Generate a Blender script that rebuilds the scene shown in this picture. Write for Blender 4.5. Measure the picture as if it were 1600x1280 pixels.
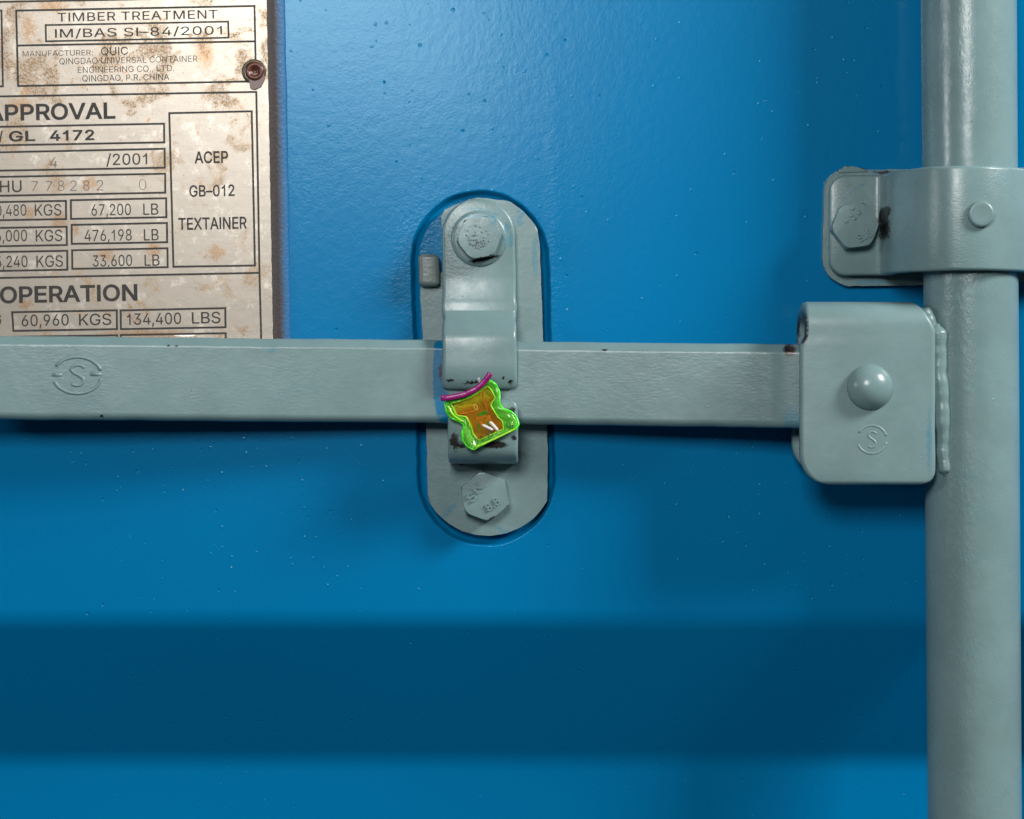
import bpy, bmesh, math, random
from mathutils import Vector, noise, geometry
import numpy as np

random.seed(7)
C = bpy.context.scene
for o in list(bpy.data.objects):
    bpy.data.objects.remove(o)

# ------------------------------------------------------------------ camera
D = 950.0          # camera to door skin, mm
S = 4.4            # photo pixels per mm on the door skin
cam_d = bpy.data.cameras.new('camera')
cam = bpy.data.objects.new('camera', cam_d)
C.collection.objects.link(cam)
cam.location = (0, -D / 1000, 0)
cam.rotation_euler = (math.radians(90), 0, 0)
cam_d.sensor_width = 36
cam_d.lens = 36 * D / (1600 / S)
cam_d.clip_start = 0.01
cam_d.clip_end = 50
C.camera = cam
C.render.resolution_x, C.render.resolution_y = 1024, 819

# ------------------------------------------------------------------ light
w = bpy.data.worlds.new('World')
C.world = w
w.use_nodes = True
w.node_tree.nodes['Background'].inputs[0].default_value = (0.62, 0.9, 1.0, 1)
w.node_tree.nodes['Background'].inputs[1].default_value = 0.035


def area(name, loc, size, power, col, aim=(0, 0, 0), sy=None):
    l = bpy.data.lights.new(name, 'AREA')
    l.energy = power
    l.color = col
    l.shape = 'RECTANGLE'
    l.size = size
    l.size_y = sy or size
    o = bpy.data.objects.new(name, l)
    C.collection.objects.link(o)
    o.location = loc
    o.rotation_euler = (Vector(aim) - Vector(loc)).to_track_quat('-Z', 'Y').to_euler()
    return o


area('softbox_key', (-0.165, -1.2, 0.39), 0.30, 7.1, (1.0, 0.985, 0.96), (-0.05, 0, 0.12))
area('side_lamp', (1.05, -0.55, 0.76), 0.36, 22.0, (1.0, 0.97, 0.93), (0.05, 0, 0.03))
area('left_lamp', (-1.35, -0.7, 0.28), 0.18, 3.0, (0.95, 0.98, 1.0), (0, 0, 0))

C.view_settings.view_transform = 'Standard'
C.view_settings.look = 'None'
C.view_settings.exposure = 0
C.view_settings.gamma = 1
C.view_settings.use_curve_mapping = False
C.render.engine = 'CYCLES'

# ------------------------------------------------------------------ helpers


def X(px, d=0.0):
    return (px - 800) / S * (D - d) / D / 1000


def Z(py, d=0.0):
    return (640 - py) / S * (D - d) / D / 1000


def P(px, py, d=0.0):
    """real place of what the photo shows at (px, py) when it stands d mm off the door skin"""
    return Vector((X(px, d), -d / 1000, Z(py, d)))


def mm(v):
    return v / 1000.0


def thing(name, label, cat, loc, group=None):
    o = bpy.data.objects.new(name, None)
    o.empty_display_size = 0.01
    C.collection.objects.link(o)
    o.location = loc
    o['label'] = label
    o['category'] = cat
    if group:
        o['group'] = group
    return o


def world_loc(o):
    v = Vector((0, 0, 0))
    while o:
        v += o.location
        o = o.parent
    return v


def obj(name, bm, mat, parent=None, label=None, weighted=True, smooth=35, origin=None):
    bmesh.ops.recalc_face_normals(bm, faces=bm.faces)
    me = bpy.data.meshes.new(name)
    base = world_loc(parent) if parent else (origin or Vector((0, 0, 0)))
    bmesh.ops.translate(bm, verts=bm.verts, vec=-base)
    bm.to_mesh(me)
    bm.free()
    for p in me.polygons:
        p.use_smooth = True
    if smooth:
        me.set_sharp_from_angle(angle=math.radians(smooth))
    o = bpy.data.objects.new(name, me)
    C.collection.objects.link(o)
    if parent:
        o.parent = parent
    else:
        o.location = base
    for m in (mat if isinstance(mat, list) else [mat]):
        me.materials.append(m)
    if weighted:
        wn = o.modifiers.new('weighted', 'WEIGHTED_NORMAL')
        wn.keep_sharp = True
    if label:
        o['label'] = label
    return o


def prism(bm, pts, d0, d1, bevel=0.0, seg=3, wob=0.0):
    """plate with the outline pts (photo px, measured at its front, d1) from depth d0 to d1"""
    ws = []
    for q in pts:
        v = P(q[0], q[1], d1)
        if wob:
            v.x += mm(wob) * noise.noise(Vector((q[0] * .06, q[1] * .06, 1)))
            v.z += mm(wob) * noise.noise(Vector((q[0] * .06, q[1] * .06, 9)))
        ws.append(v)
    f = [bm.verts.new(v) for v in ws]
    b = [bm.verts.new((v.x, -d0 / 1000, v.z)) for v in ws]
    n = len(f)
    ff = bm.faces.new(f)
    bm.faces.new(b[::-1])
    for i in range(n):
        bm.faces.new((f[i], b[i], b[(i + 1) % n], f[(i + 1) % n]))
    if bevel:
        bmesh.ops.bevel(bm, geom=list(ff.edges), offset=mm(bevel), segments=seg, profile=0.5, affect='EDGES', clamp_overlap=True)


def arc(cx, cy, r, a0, a1, n):
    """photo-px arc; angles in degrees, counter-clockwise as seen, y down"""
    return [(cx + r * math.cos(math.radians(a0 + (a1 - a0) * i / n)), cy - r * math.sin(math.radians(a0 + (a1 - a0) * i / n))) for i in range(n + 1)]


def round_poly(pts, rads, n=8):
    out = []
    m = len(pts)
    for i in range(m):
        p0, p, p1 = Vector(pts[i - 1]), Vector(pts[i]), Vector(pts[(i + 1) % m])
        r = rads[i] if isinstance(rads, (list, tuple)) else rads
        if r <= 0:
            out.append(tuple(p))
            continue
        a, b = (p0 - p).normalized(), (p1 - p).normalized()
        ang = a.angle(b)
        t = min(r / math.tan(ang / 2), (p0 - p).length * .49, (p1 - p).length * .49)
        s, e = p + a * t, p + b * t
        for k in range(n + 1):
            u = k / n
            out.append(tuple(s * (1 - u) ** 2 + p * 2 * u * (1 - u) + e * u * u))
    return out


def resample(pts, n):
    v = [Vector(p) for p in pts] + [Vector(pts[0])]
    cum = [0]
    for a, b in zip(v, v[1:]):
        cum.append(cum[-1] + (b - a).length)
    o_ = []
    j = 0
    for i in range(n):
        s = cum[-1] * i / n
        while cum[j + 1] < s:
            j += 1
        o_.append(v[j].lerp(v[j + 1], (s - cum[j]) / max(cum[j + 1] - cum[j], 1e-9)))
    return o_


def catmull(pts, n=12):
    out = []
    P_ = [Vector(p) for p in pts]
    P_ = [P_[0] * 2 - P_[1]] + P_ + [P_[-1] * 2 - P_[-2]]
    for i in range(1, len(P_) - 2):
        a, b, c, d = P_[i - 1:i + 3]
        for k in range(n):
            t = k / n
            out.append(0.5 * ((2 * b) + (c - a) * t + (2 * a - 5 * b + 4 * c - d) * t * t + (3 * b - a - 3 * c + d) * t ** 3))
    out.append(P_[-2])
    return out


def sweep(bm, path, wdir, wl, wr, thick, cr, step=0.5, end_r=(1.0, 1.0), wob=0.0, seed=0, cham=False):
    """rounded-rectangle section swept along a 3-D polyline; wl/wr: half widths (m) as functions of (s, L)"""
    path = [Vector(p) for p in path]
    cum = [0.0]
    for a, b in zip(path, path[1:]):
        cum.append(cum[-1] + (b - a).length)
    L = cum[-1]

    def at(s):
        s = min(max(s, 0), L)
        for i in range(len(cum) - 1):
            if s <= cum[i + 1] or i == len(cum) - 2:
                u = (s - cum[i]) / max(cum[i + 1] - cum[i], 1e-9)
                return path[i].lerp(path[i + 1], u)
    ss = set(np.linspace(0, L, max(int(L / mm(step)), 8)).tolist())
    for R in (1, 4, 12):
        for k in range(10):
            e = mm(R) * (1 - math.cos(math.pi / 2 * k / 9))
            if e < L / 2:
                ss.add(e)
                ss.add(L - e)
    ss = sorted(ss)
    s2 = [ss[0]]
    for s in ss[1:]:
        if s - s2[-1] > 2e-5:
            s2.append(s)
    s2[-1] = L
    wd = Vector(wdir).normalized()
    prev = None
    first = None
    for s in s2:
        p = at(s)
        t = (at(s + 6e-4) - at(s - 6e-4)).normalized()
        n = t.cross(wd).normalized()
        sh = 0.0
        for e, dist in ((end_r[0], s), (end_r[1], L - s)):
            e = mm(e)
            if e > 0 and dist < e:
                sh = max(sh, e * (1 - math.sqrt(max(0, 1 - ((e - dist) / e) ** 2))))
        l_, r_ = max(wl(s, L) - sh, 2e-4), max(wr(s, L) - sh, 2e-4)
        th = max(mm(thick) / 2 - sh, 1e-4)
        if wob:
            l_ += mm(wob) * noise.noise(Vector((s * 90, seed, 0)))
            r_ += mm(wob) * noise.noise(Vector((s * 90, seed, 5)))
        c = min(mm(cr), th * .98, (l_ + r_) * .45)
        loop = []
        for (sx, sy, a0) in ((1, 1, 0), (-1, 1, 90), (-1, -1, 180), (1, -1, 270)):
            cx = (r_ - c) if sx > 0 else -(l_ - c)
            cy = sy * (th - c)
            if cham and (sx, sy) == (1, 1):      # flat chamfer with two softened edges
                A, C1, C2, B = Vector((1, -.35)), Vector((1, 0)), Vector((0, 1)), Vector((-.35, 1))
                d_ = (C2 - C1).normalized()
                pl = []
                for e0, e, e1 in ((A, C1, C1 + d_ * .3), (C2 - d_ * .3, C2, B)):
                    pl += [e0 * (1 - u) ** 2 + e * 2 * u * (1 - u) + e1 * u * u for u in (0, .25, .5, .75, 1)]
            else:
                pl = [Vector((math.cos(math.radians(a0 + 22.5 * k)), math.sin(math.radians(a0 + 22.5 * k)))) for k in range(5)]
            for q_ in pl:
                loop.append(bm.verts.new(p + wd * (cx + c * q_.x) + n * (cy + c * q_.y)))
        if prev:
            m = len(loop)
            for i in range(m):
                bm.faces.new((prev[i], prev[(i + 1) % m], loop[(i + 1) % m], loop[i]))
        else:
            first = loop
        prev = loop
    bm.faces.new(first[::-1])
    bm.faces.new(prev)


def tube(bm, pts, r, seg=10, rf=None):
    pts = [Vector(p) for p in pts]
    rings = []
    ref = Vector((0, 1, 0))
    for i, p in enumerate(pts):
        t = (pts[min(i + 1, len(pts) - 1)] - pts[max(i - 1, 0)]).normalized()
        a = t.cross(ref)
        if a.length < 1e-4:
            a = t.cross(Vector((1, 0, 0)))
        a.normalize()
        b = t.cross(a)
        rr = rf(i / (len(pts) - 1)) if rf else r
        rings.append([bm.verts.new(p + (a * math.cos(2 * math.pi * k / seg) + b * math.sin(2 * math.pi * k / seg)) * rr) for k in range(seg)])
    for r0, r1 in zip(rings, rings[1:]):
        for k in range(seg):
            bm.faces.new((r0[k], r0[(k + 1) % seg], r1[(k + 1) % seg], r1[k]))
    bm.faces.new(rings[0][::-1])
    bm.faces.new(rings[-1])


def lathe(bm, centre, prof, seg=48, axis_tilt=None):
    """prof: (radius mm, depth-out mm) from the axis outwards, about the door normal at centre"""
    rings = []
    for (r, h) in prof:
        if r < 1e-6:
            rings.append([bm.verts.new(centre + Vector((0, -mm(h), 0)))])
        else:
            rings.append([bm.verts.new(centre + Vector((mm(r) * math.cos(2 * math.pi * k / seg), -mm(h), mm(r) * math.sin(2 * math.pi * k / seg)))) for k in range(seg)])
    for a, b in zip(rings, rings[1:]):
        for k in range(seg):
            k2 = (k + 1) % seg
            if len(a) == 1:
                bm.faces.new((a[0], b[k2], b[k]))
            elif len(b) == 1:
                bm.faces.new((a[k], a[k2], b[0]))
            else:
                bm.faces.new((a[k], a[k2], b[k2], b[k]))


# outlines of a plain grotesque alphabet, thousandths of an em: (advance, closed contours)
OUTLINES = {
    ' ': (188, []),
    ',': (188, ['38,-119 68,71 137,71 84,-119']),
    '.': (188, ['95,-4 86,-4 78,-1 70,3 63,9 57,16 53,24 50,32 50,41 50,50 53,59 57,66 63,73 70,79 78,83 86,86 95,87 104,86 113,83 121,79 128,73 134,66 138,59 140,50 141,41 140,32 138,24 134,16 128,9 121,3 113,-1 104,-4']),
    '/': (249, ['235,533 71,-76 14,-76 178,533']),
    '0': (453, ['227,-7 199,-5 174,1 151,11 130,24 111,41 95,62 80,86 69,113 60,144 53,178 49,214 48,254 49,294 53,330 60,364 69,395 81,422 95,447 112,467 130,484 151,498 174,508 200,514 227,516 254,514 279,508 302,498 323,484 342,467 358,447 372,422 384,395 393,364 400,330 404,294 405,254 404,214 400,178 393,144 384,113 373,86 359,62 342,41 323,24 302,11 279,1 254,-5', '227,50 245,51 261,56 276,63 290,74 303,87 313,103 323,122 330,144 336,168 340,194 343,223 344,254 343,285 340,314 336,341 330,365 323,387 313,405 303,422 290,435 276,446 261,453 245,458 227,460 209,458 192,453 177,446 163,435 151,422 140,405 131,387 123,365 117,341 113,314 110,285 109,254 110,223 113,194 117,168 123,144 131,122 140,103 151,87 163,74 177,63 192,56 209,51']),
    '1': (395, ['200,0 200,395 168,368 122,343 78,326 78,385 130,408 176,442 206,478 220,511 260,511 260,0']),
    '2': (453, ['64,0 64,47 234,229 248,243 261,257 272,270 282,282 291,294 299,305 305,316 311,327 315,337 318,348 320,360 320,371 319,385 317,397 313,408 308,419 301,428 293,436 283,443 273,449 262,454 250,457 237,459 224,460 209,459 196,457 184,453 172,447 162,441 153,433 145,424 139,413 134,402 130,390 128,376 127,362 66,362 67,384 71,405 77,424 86,442 98,459 111,473 126,486 143,496 162,505 182,511 203,514 225,516 247,514 268,511 288,505 306,497 323,486 337,474 350,461 361,445 370,428 376,411 380,392 381,372 380,358 378,345 375,331 371,318 365,304 357,290 347,275 336,259 322,241 306,223 288,202 267,180 153,60 153,57 389,57 389,0']),
    '3': (453, ['218,-7 195,-6 173,-3 152,2 133,10 114,19 98,30 83,43 70,57 60,74 52,91 46,111 44,132 109,132 111,119 115,107 120,97 126,87 134,78 144,71 154,64 165,59 178,55 191,52 204,50 219,50 234,51 248,53 262,56 275,61 287,67 297,74 307,83 315,93 321,104 325,116 328,130 329,145 328,158 326,172 322,184 316,196 308,207 299,217 288,226 275,234 260,240 242,244 223,247 201,248 157,248 157,299 288,448 288,452 70,452 70,509 372,509 372,461 211,278 211,289 239,290 264,288 287,284 308,276 327,265 344,253 359,239 371,222 381,205 387,186 392,166 393,145 392,123 387,103 380,84 370,66 358,50 344,36 327,23 309,12 288,4 266,-2 243,-6']),
    '4': (453, ['40,105 40,158 247,509 311,509 109,166 109,163 413,163 413,105', '282,0 282,121 282,146 282,318 343,318 343,0']),
    '5': (453, ['221,-7 199,-6 178,-2 159,3 140,11 123,21 108,32 94,45 83,60 73,76 66,93 62,111 60,130 122,130 124,119 127,108 132,98 138,89 145,80 154,73 163,66 173,60 184,56 196,52 208,50 221,50 236,51 250,53 264,58 276,64 288,72 298,82 307,92 314,104 320,117 324,131 327,146 328,162 327,178 324,193 320,208 314,221 306,233 297,244 286,254 275,262 262,269 248,273 233,276 218,277 205,276 192,275 180,272 167,268 156,264 145,258 136,252 128,246 67,253 96,509 366,509 366,452 151,452 134,301 136,301 145,308 155,315 166,320 178,325 190,329 203,331 216,333 229,334 247,333 263,330 279,326 294,321 308,314 321,306 334,296 345,285 355,273 364,260 372,246 379,231 384,215 388,199 390,181 391,163 390,139 385,117 379,95 369,76 357,57 343,41 327,27 309,15 289,6 268,-1 245,-5']),
    '6': (453, ['226,-7 203,-5 182,-1 161,5 142,15 125,26 109,40 96,56 84,74 75,94 69,115 65,138 64,162 65,180 68,199 73,219 80,239 89,261 102,285 118,311 137,340 252,509 322,509 151,261 145,261 149,268 154,275 159,281 165,288 172,293 179,299 187,303 196,307 205,310 214,312 224,314 235,314 257,313 278,309 298,303 316,295 332,284 346,271 359,257 370,240 378,221 384,201 388,180 389,157 388,134 384,112 377,92 368,73 356,55 343,39 327,26 310,14 291,5 271,-2 249,-6', '226,48 241,49 254,52 267,56 279,63 289,70 299,79 307,90 314,101 320,114 324,128 327,142 327,157 327,173 324,187 320,201 314,213 307,225 299,235 289,244 279,251 267,258 254,262 241,264 226,265 212,264 198,262 186,258 174,252 163,244 153,235 145,225 138,214 132,201 128,188 126,174 125,158 126,143 128,128 132,114 138,102 145,90 153,79 163,70 174,63 186,56 198,52 212,49']),
    '7': (453, ['97,0 323,448 323,452 62,452 62,509 391,509 391,449 165,0']),
    '8': (453, ['226,-7 201,-6 178,-2 156,3 136,11 117,21 101,33 86,47 74,62 64,78 57,96 53,115 52,135 53,151 55,166 59,181 65,195 72,208 81,220 90,231 101,241 113,249 125,256 139,261 153,265 153,267 135,273 119,282 105,293 93,308 83,324 76,342 72,360 70,380 72,399 75,417 82,434 90,450 101,464 114,477 129,488 146,498 164,506 184,511 204,514 226,516 248,514 269,511 288,506 306,498 323,488 337,477 350,464 361,450 370,434 377,417 380,399 382,380 380,361 376,342 369,324 359,308 347,293 333,282 318,273 300,267 300,265 314,261 327,256 339,249 351,241 362,231 372,220 380,208 387,195 393,181 397,166 400,151 401,135 399,115 395,96 388,78 378,62 366,47 352,33 335,21 317,11 296,3 275,-2 251,-6', '226,49 243,50 258,52 272,55 285,60 296,66 307,74 315,82 323,91 329,102 333,113 336,126 337,139 336,152 333,165 329,177 322,189 314,199 305,208 295,216 283,223 270,228 256,232 242,234 226,235 211,234 196,232 182,228 169,223 157,216 147,208 138,199 130,189 123,177 119,165 116,152 115,139 116,126 119,113 123,102 129,91 136,82 145,74 156,66 167,60 180,55 195,52 210,50', '226,290 239,290 252,292 263,296 274,300 284,306 293,313 300,321 307,330 312,341 316,351 318,363 319,376 318,388 316,399 313,410 308,420 301,429 294,437 285,444 275,449 264,454 252,457 240,459 226,460 213,459 200,457 188,454 177,449 167,444 159,437 151,429 145,420 139,410 136,399 134,388 133,376 134,363 136,351 139,341 145,330 151,321 159,313 168,306 178,300 189,296 201,292 213,290']),
    '9': (453, ['226,516 249,514 271,510 291,503 310,494 328,482 343,468 356,452 368,434 377,414 384,393 388,371 389,347 388,328 385,309 380,290 373,270 363,248 350,224 334,197 315,168 200,0 130,0 301,248 307,248 303,240 299,234 294,227 287,221 281,215 273,210 265,206 257,202 248,199 238,196 228,195 218,195 195,196 175,199 155,206 137,214 121,225 106,237 94,252 83,269 74,287 68,307 65,329 64,352 65,375 69,397 75,417 85,436 96,454 110,469 125,483 143,494 162,504 182,510 203,514', '226,460 212,459 199,457 186,452 174,446 163,438 154,429 145,419 138,407 133,395 129,381 126,367 125,352 126,336 129,322 133,308 138,295 145,284 154,274 163,265 174,257 186,251 199,247 212,244 226,243 240,244 254,247 267,251 279,257 289,265 299,273 307,284 314,295 320,308 324,321 327,335 327,350 327,366 324,381 320,394 314,407 307,419 299,429 290,438 279,446 267,452 254,457 241,459']),
    ':': (188, ['95,-4 86,-4 78,-1 70,3 63,9 57,16 53,24 50,32 50,41 50,50 53,59 57,66 63,73 70,79 78,83 86,86 95,87 104,86 113,83 121,79 128,73 134,66 138,59 140,50 141,41 140,32 138,24 134,16 128,9 121,3 113,-1 104,-4', '95,271 86,272 78,274 70,278 63,284 57,291 53,299 50,307 50,316 50,325 53,334 57,342 63,349 70,354 78,359 86,361 95,362 104,361 113,359 121,354 128,349 134,342 138,334 140,325 141,316 140,307 138,299 134,291 128,284 121,278 113,274 104,272']),
    'A': (480, ['16,0 201,509 276,509 463,0 395,0 287,302 282,317 276,334 270,352 264,372 257,394 250,420 241,447 232,478 245,478 236,447 228,419 220,393 213,371 206,351 201,333 195,317 191,302 85,0', '110,142 110,199 370,199 370,142']),
    'B': (456, ['60,0 60,509 241,509 266,508 289,504 310,499 329,491 345,481 359,469 371,456 381,442 388,426 394,410 397,392 398,374 397,358 395,344 392,331 387,320 380,310 373,301 365,293 356,286 347,280 336,275 326,270 315,267 315,262 327,261 339,257 351,252 363,245 374,237 385,227 394,216 402,203 409,189 414,173 417,155 418,136 417,117 413,100 408,83 400,67 390,52 377,39 362,28 344,18 324,10 301,4 275,1 247,0', '125,57 245,57 272,58 296,63 315,70 330,80 341,92 349,105 354,120 355,137 355,149 352,161 348,173 342,184 335,194 327,203 317,211 306,218 293,224 279,228 264,230 248,231 125,231', '125,285 238,285 252,286 265,288 277,291 288,296 299,302 308,309 316,317 323,326 329,337 333,348 335,359 336,372 334,388 330,403 323,417 313,429 299,439 283,446 263,450 240,452 125,452']),
    'C': (510, ['267,-7 235,-5 205,1 177,11 150,25 126,42 104,63 86,88 70,115 57,146 48,179 42,215 40,254 42,293 48,329 57,362 70,393 86,421 104,445 126,466 150,484 177,498 205,508 235,514 267,516 286,515 305,513 323,509 340,504 357,498 373,490 388,481 402,471 415,460 427,447 438,433 448,418 456,402 463,385 469,367 473,348 408,348 405,361 401,373 395,384 389,395 382,404 375,413 366,421 357,428 348,435 337,440 327,445 315,449 304,452 292,454 280,455 267,456 245,454 223,450 203,443 184,432 166,419 150,403 137,385 125,364 116,340 109,314 105,285 103,254 105,223 109,194 116,168 125,145 137,123 151,105 166,89 184,76 203,66 223,59 245,54 267,53 280,53 292,55 304,57 315,60 327,64 337,69 348,74 357,81 366,88 375,96 382,105 389,114 395,125 401,136 405,148 408,160 473,160 469,142 463,124 457,107 448,91 438,76 428,62 416,49 402,38 388,28 373,19 357,11 341,5 323,0 305,-4 286,-6']),
    'D': (502, ['219,0 96,0 96,57 215,57 244,58 272,63 296,70 318,81 337,94 354,110 368,128 379,149 388,172 394,198 398,226 399,255 398,285 394,312 388,337 379,361 368,381 354,399 338,415 320,428 299,438 275,446 249,450 221,452 93,452 93,509 225,509 261,507 294,501 325,492 353,478 377,461 399,441 418,418 433,391 446,361 455,329 460,293 462,255 460,217 455,181 446,149 433,119 417,92 398,68 376,48 351,31 322,17 291,8 256,2', '125,509 125,0 60,0 60,509']),
    'E': (419, ['60,0 60,509 372,509 372,452 125,452 125,286 355,286 355,229 125,229 125,57 375,57 375,0']),
    'F': (410, ['60,0 60,509 369,509 369,452 125,452 125,278 346,278 346,221 125,221 125,0']),
    'G': (520, ['269,-7 236,-5 205,1 176,11 149,25 125,43 104,64 85,88 69,116 57,146 47,179 42,215 40,254 42,293 47,329 57,362 69,393 85,421 103,445 125,466 149,484 175,498 203,508 233,514 265,516 285,515 304,513 322,509 340,504 358,497 374,489 389,480 403,469 416,458 429,445 439,431 449,416 458,401 465,384 470,367 474,349 408,349 404,361 399,372 393,383 387,393 380,403 373,411 365,420 356,427 347,434 337,439 326,444 315,448 304,452 291,454 279,455 265,456 243,454 222,450 202,443 183,432 166,419 150,404 137,385 125,364 116,340 109,314 105,285 103,254 105,223 109,194 116,168 125,145 137,124 151,105 166,90 184,76 203,66 224,59 246,54 269,53 290,54 309,57 328,63 345,71 360,81 374,93 386,107 396,123 404,141 410,160 414,180 415,202 434,199 283,199 283,256 478,256 478,200 476,170 471,141 463,115 451,91 436,69 419,50 399,33 377,19 352,8 326,0 298,-5']),
    'H': (517, ['60,0 60,509 125,509 125,289 392,289 392,509 457,509 457,0 392,0 392,232 125,232 125,0']),
    'I': (192, ['62,0 62,509 130,509 130,0']),
    'K': (467, ['104,145 104,216 113,228 122,239 130,250 139,261 148,272 157,282 165,293 174,303 184,314 193,324 202,334 212,344 364,509 448,509 231,276 228,276', '60,0 60,509 125,509 125,334 124,225 125,193 125,0', '372,0 188,259 228,309 449,0']),
    'L': (393, ['60,0 60,509 125,509 125,57 361,57 361,0']),
    'M': (628, ['60,0 60,509 152,509 277,187 287,159 299,123 311,84 322,49 307,49 318,83 330,121 342,158 352,187 476,509 568,509 568,0 504,0 504,291 504,327 505,369 506,413 507,457 513,457 509,445 505,433 502,421 498,409 482,363 467,322 456,291 342,0 286,0 170,291 159,321 145,361 129,408 112,457 119,457 120,416 121,372 122,328 122,291 122,0']),
    'N': (523, ['60,0 60,509 136,509 343,183 347,176 352,169 357,160 363,151 369,141 375,130 381,119 388,107 394,94 401,82 407,68 414,55 405,54 403,68 402,81 401,95 401,108 400,121 400,134 399,146 399,157 399,195 399,509 463,509 463,0 387,0 202,290 177,331 171,342 164,354 156,367 148,381 108,452 119,454 122,384 124,328 125,291 125,0']),
    'O': (533, ['267,-7 235,-5 205,1 177,11 150,25 126,42 105,63 86,88 70,115 57,146 48,179 42,215 40,254 42,293 48,329 57,362 70,393 86,421 105,445 126,466 150,484 177,498 205,508 235,514 267,516 299,514 329,508 357,498 384,484 408,466 429,445 448,421 464,393 477,362 486,329 491,293 493,254 491,215 486,179 477,146 464,115 448,88 429,63 408,42 384,25 357,11 329,1 299,-5', '267,53 289,54 310,59 330,66 349,76 367,89 383,105 396,123 408,144 418,168 425,194 429,223 430,254 429,286 425,314 418,341 408,365 396,386 383,404 367,420 349,433 330,443 310,450 289,454 267,456 245,454 223,450 203,443 184,433 167,420 151,404 137,385 125,364 116,340 109,314 105,285 103,254 105,223 109,194 116,168 125,144 137,123 151,105 167,89 184,76 203,66 223,59 245,54']),
    'P': (445, ['60,0 60,509 235,509 263,507 289,503 312,497 332,487 350,476 366,462 379,447 390,430 398,411 404,391 407,370 409,348 407,325 404,304 398,284 390,265 379,248 366,233 350,219 332,207 312,198 289,191 263,187 235,186 109,186 109,242 233,242 252,243 269,246 284,250 297,256 308,264 318,272 327,282 333,294 338,306 342,319 344,333 344,348 344,362 342,376 338,389 333,402 326,413 318,423 308,431 297,439 284,444 268,449 251,451 232,452 125,452 125,0']),
    'Q': (533, ['245,159 313,159 369,85 384,65 468,-48 401,-48 346,27 331,46', '267,-7 235,-5 205,1 177,11 150,25 126,42 105,63 86,88 70,115 57,146 48,179 42,215 40,254 42,293 48,329 57,362 70,393 86,421 105,445 126,466 150,484 177,498 205,508 235,514 267,516 299,514 329,508 357,498 384,484 408,466 429,445 448,421 464,393 477,362 486,329 491,293 493,254 491,215 486,179 477,146 464,115 448,88 429,63 408,42 384,25 357,11 329,1 299,-5', '267,53 289,54 310,59 330,66 349,76 367,89 383,105 396,123 408,144 418,168 425,194 429,223 430,254 429,286 425,314 418,341 408,365 396,386 383,404 367,420 349,433 330,443 310,450 289,454 267,456 245,454 223,450 203,443 184,433 167,420 151,404 137,385 125,364 116,340 109,314 105,285 103,254 105,223 109,194 116,168 125,144 137,123 151,105 167,89 184,76 203,66 223,59 245,54']),
    'R': (449, ['60,0 60,509 236,509 264,507 290,504 313,497 333,489 351,478 367,465 380,450 390,433 399,415 405,395 408,374 409,352 408,330 405,309 399,290 390,271 380,255 367,240 351,228 333,217 312,209 289,203 264,199 236,198 96,198 96,255 234,255 252,256 269,258 284,262 298,267 309,273 319,281 327,290 334,300 339,312 342,324 344,338 345,352 344,367 342,380 339,393 334,405 327,415 319,425 309,433 298,440 284,445 269,449 252,451 233,452 125,452 125,0', '353,0 230,229 303,229 428,0']),
    'S': (447, ['224,-9 197,-8 172,-4 149,1 128,9 108,19 91,31 76,45 64,60 54,77 46,96 41,115 38,137 104,137 107,123 110,110 116,98 123,88 132,79 142,71 154,64 166,59 180,55 194,52 209,50 224,49 241,50 257,52 272,55 286,60 299,66 311,74 321,82 329,92 336,102 341,114 345,126 346,139 345,151 342,161 338,171 332,179 325,186 316,193 307,199 296,205 284,209 272,214 259,218 245,222 184,239 154,249 128,260 105,274 86,289 71,307 60,326 54,348 52,372 53,393 58,413 65,431 75,448 87,463 102,476 119,488 138,498 158,506 180,511 203,514 227,516 252,514 275,511 296,505 316,498 334,488 351,476 365,463 377,449 387,433 394,415 399,397 401,378 337,378 334,396 326,412 316,426 302,437 286,447 267,453 247,457 225,459 209,458 194,456 180,452 167,448 156,442 145,435 136,427 129,418 123,409 118,398 116,387 115,376 116,363 119,352 124,342 131,334 139,326 148,319 158,313 169,308 180,304 191,300 202,296 212,293 264,279 276,276 287,272 299,268 312,264 324,258 336,252 347,245 359,238 369,229 379,220 387,209 395,198 401,185 405,171 407,155 408,139 407,118 403,99 396,81 386,64 374,48 360,34 343,21 323,11 302,2 278,-4 252,-8']),
    'T': (449, ['32,452 32,509 417,509 417,452 257,452 257,0 193,0 193,452']),
    'U': (517, ['259,-8 230,-7 203,-2 177,5 154,15 133,28 114,43 98,60 85,80 74,101 66,124 62,148 60,173 60,509 124,509 124,178 125,160 128,144 133,128 141,113 150,99 160,87 173,77 187,68 203,61 220,56 239,53 259,52 279,53 298,56 315,61 331,68 345,77 357,87 368,99 377,113 384,128 389,144 392,160 393,178 393,509 457,509 457,173 456,148 451,124 443,101 433,80 419,60 403,43 384,28 363,15 340,5 315,-2 288,-7']),
    'V': (480, ['204,0 16,509 84,509 192,206 197,192 203,176 209,158 215,137 222,115 230,89 239,61 248,31 235,31 244,62 252,90 260,115 267,138 274,158 279,176 285,192 290,206 395,509 463,509 278,0']),
    'X': (474, ['18,0 217,284 217,236 29,509 104,509 178,400 185,389 192,379 198,370 204,361 209,353 214,345 219,337 223,329 228,321 233,312 238,302 243,292 232,292 252,329 257,337 261,345 266,353 272,361 298,400 374,509 446,509 259,239 259,287 456,0 382,0 292,129 268,165 263,173 259,180 254,188 250,195 245,203 241,212 236,221 230,231 244,231 239,222 235,213 230,204 225,196 221,189 216,181 211,174 206,166 182,129 91,0']),
    '–': (350, ['350,244 350,188 0,188 0,244']),
}


_tc = {}


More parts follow.
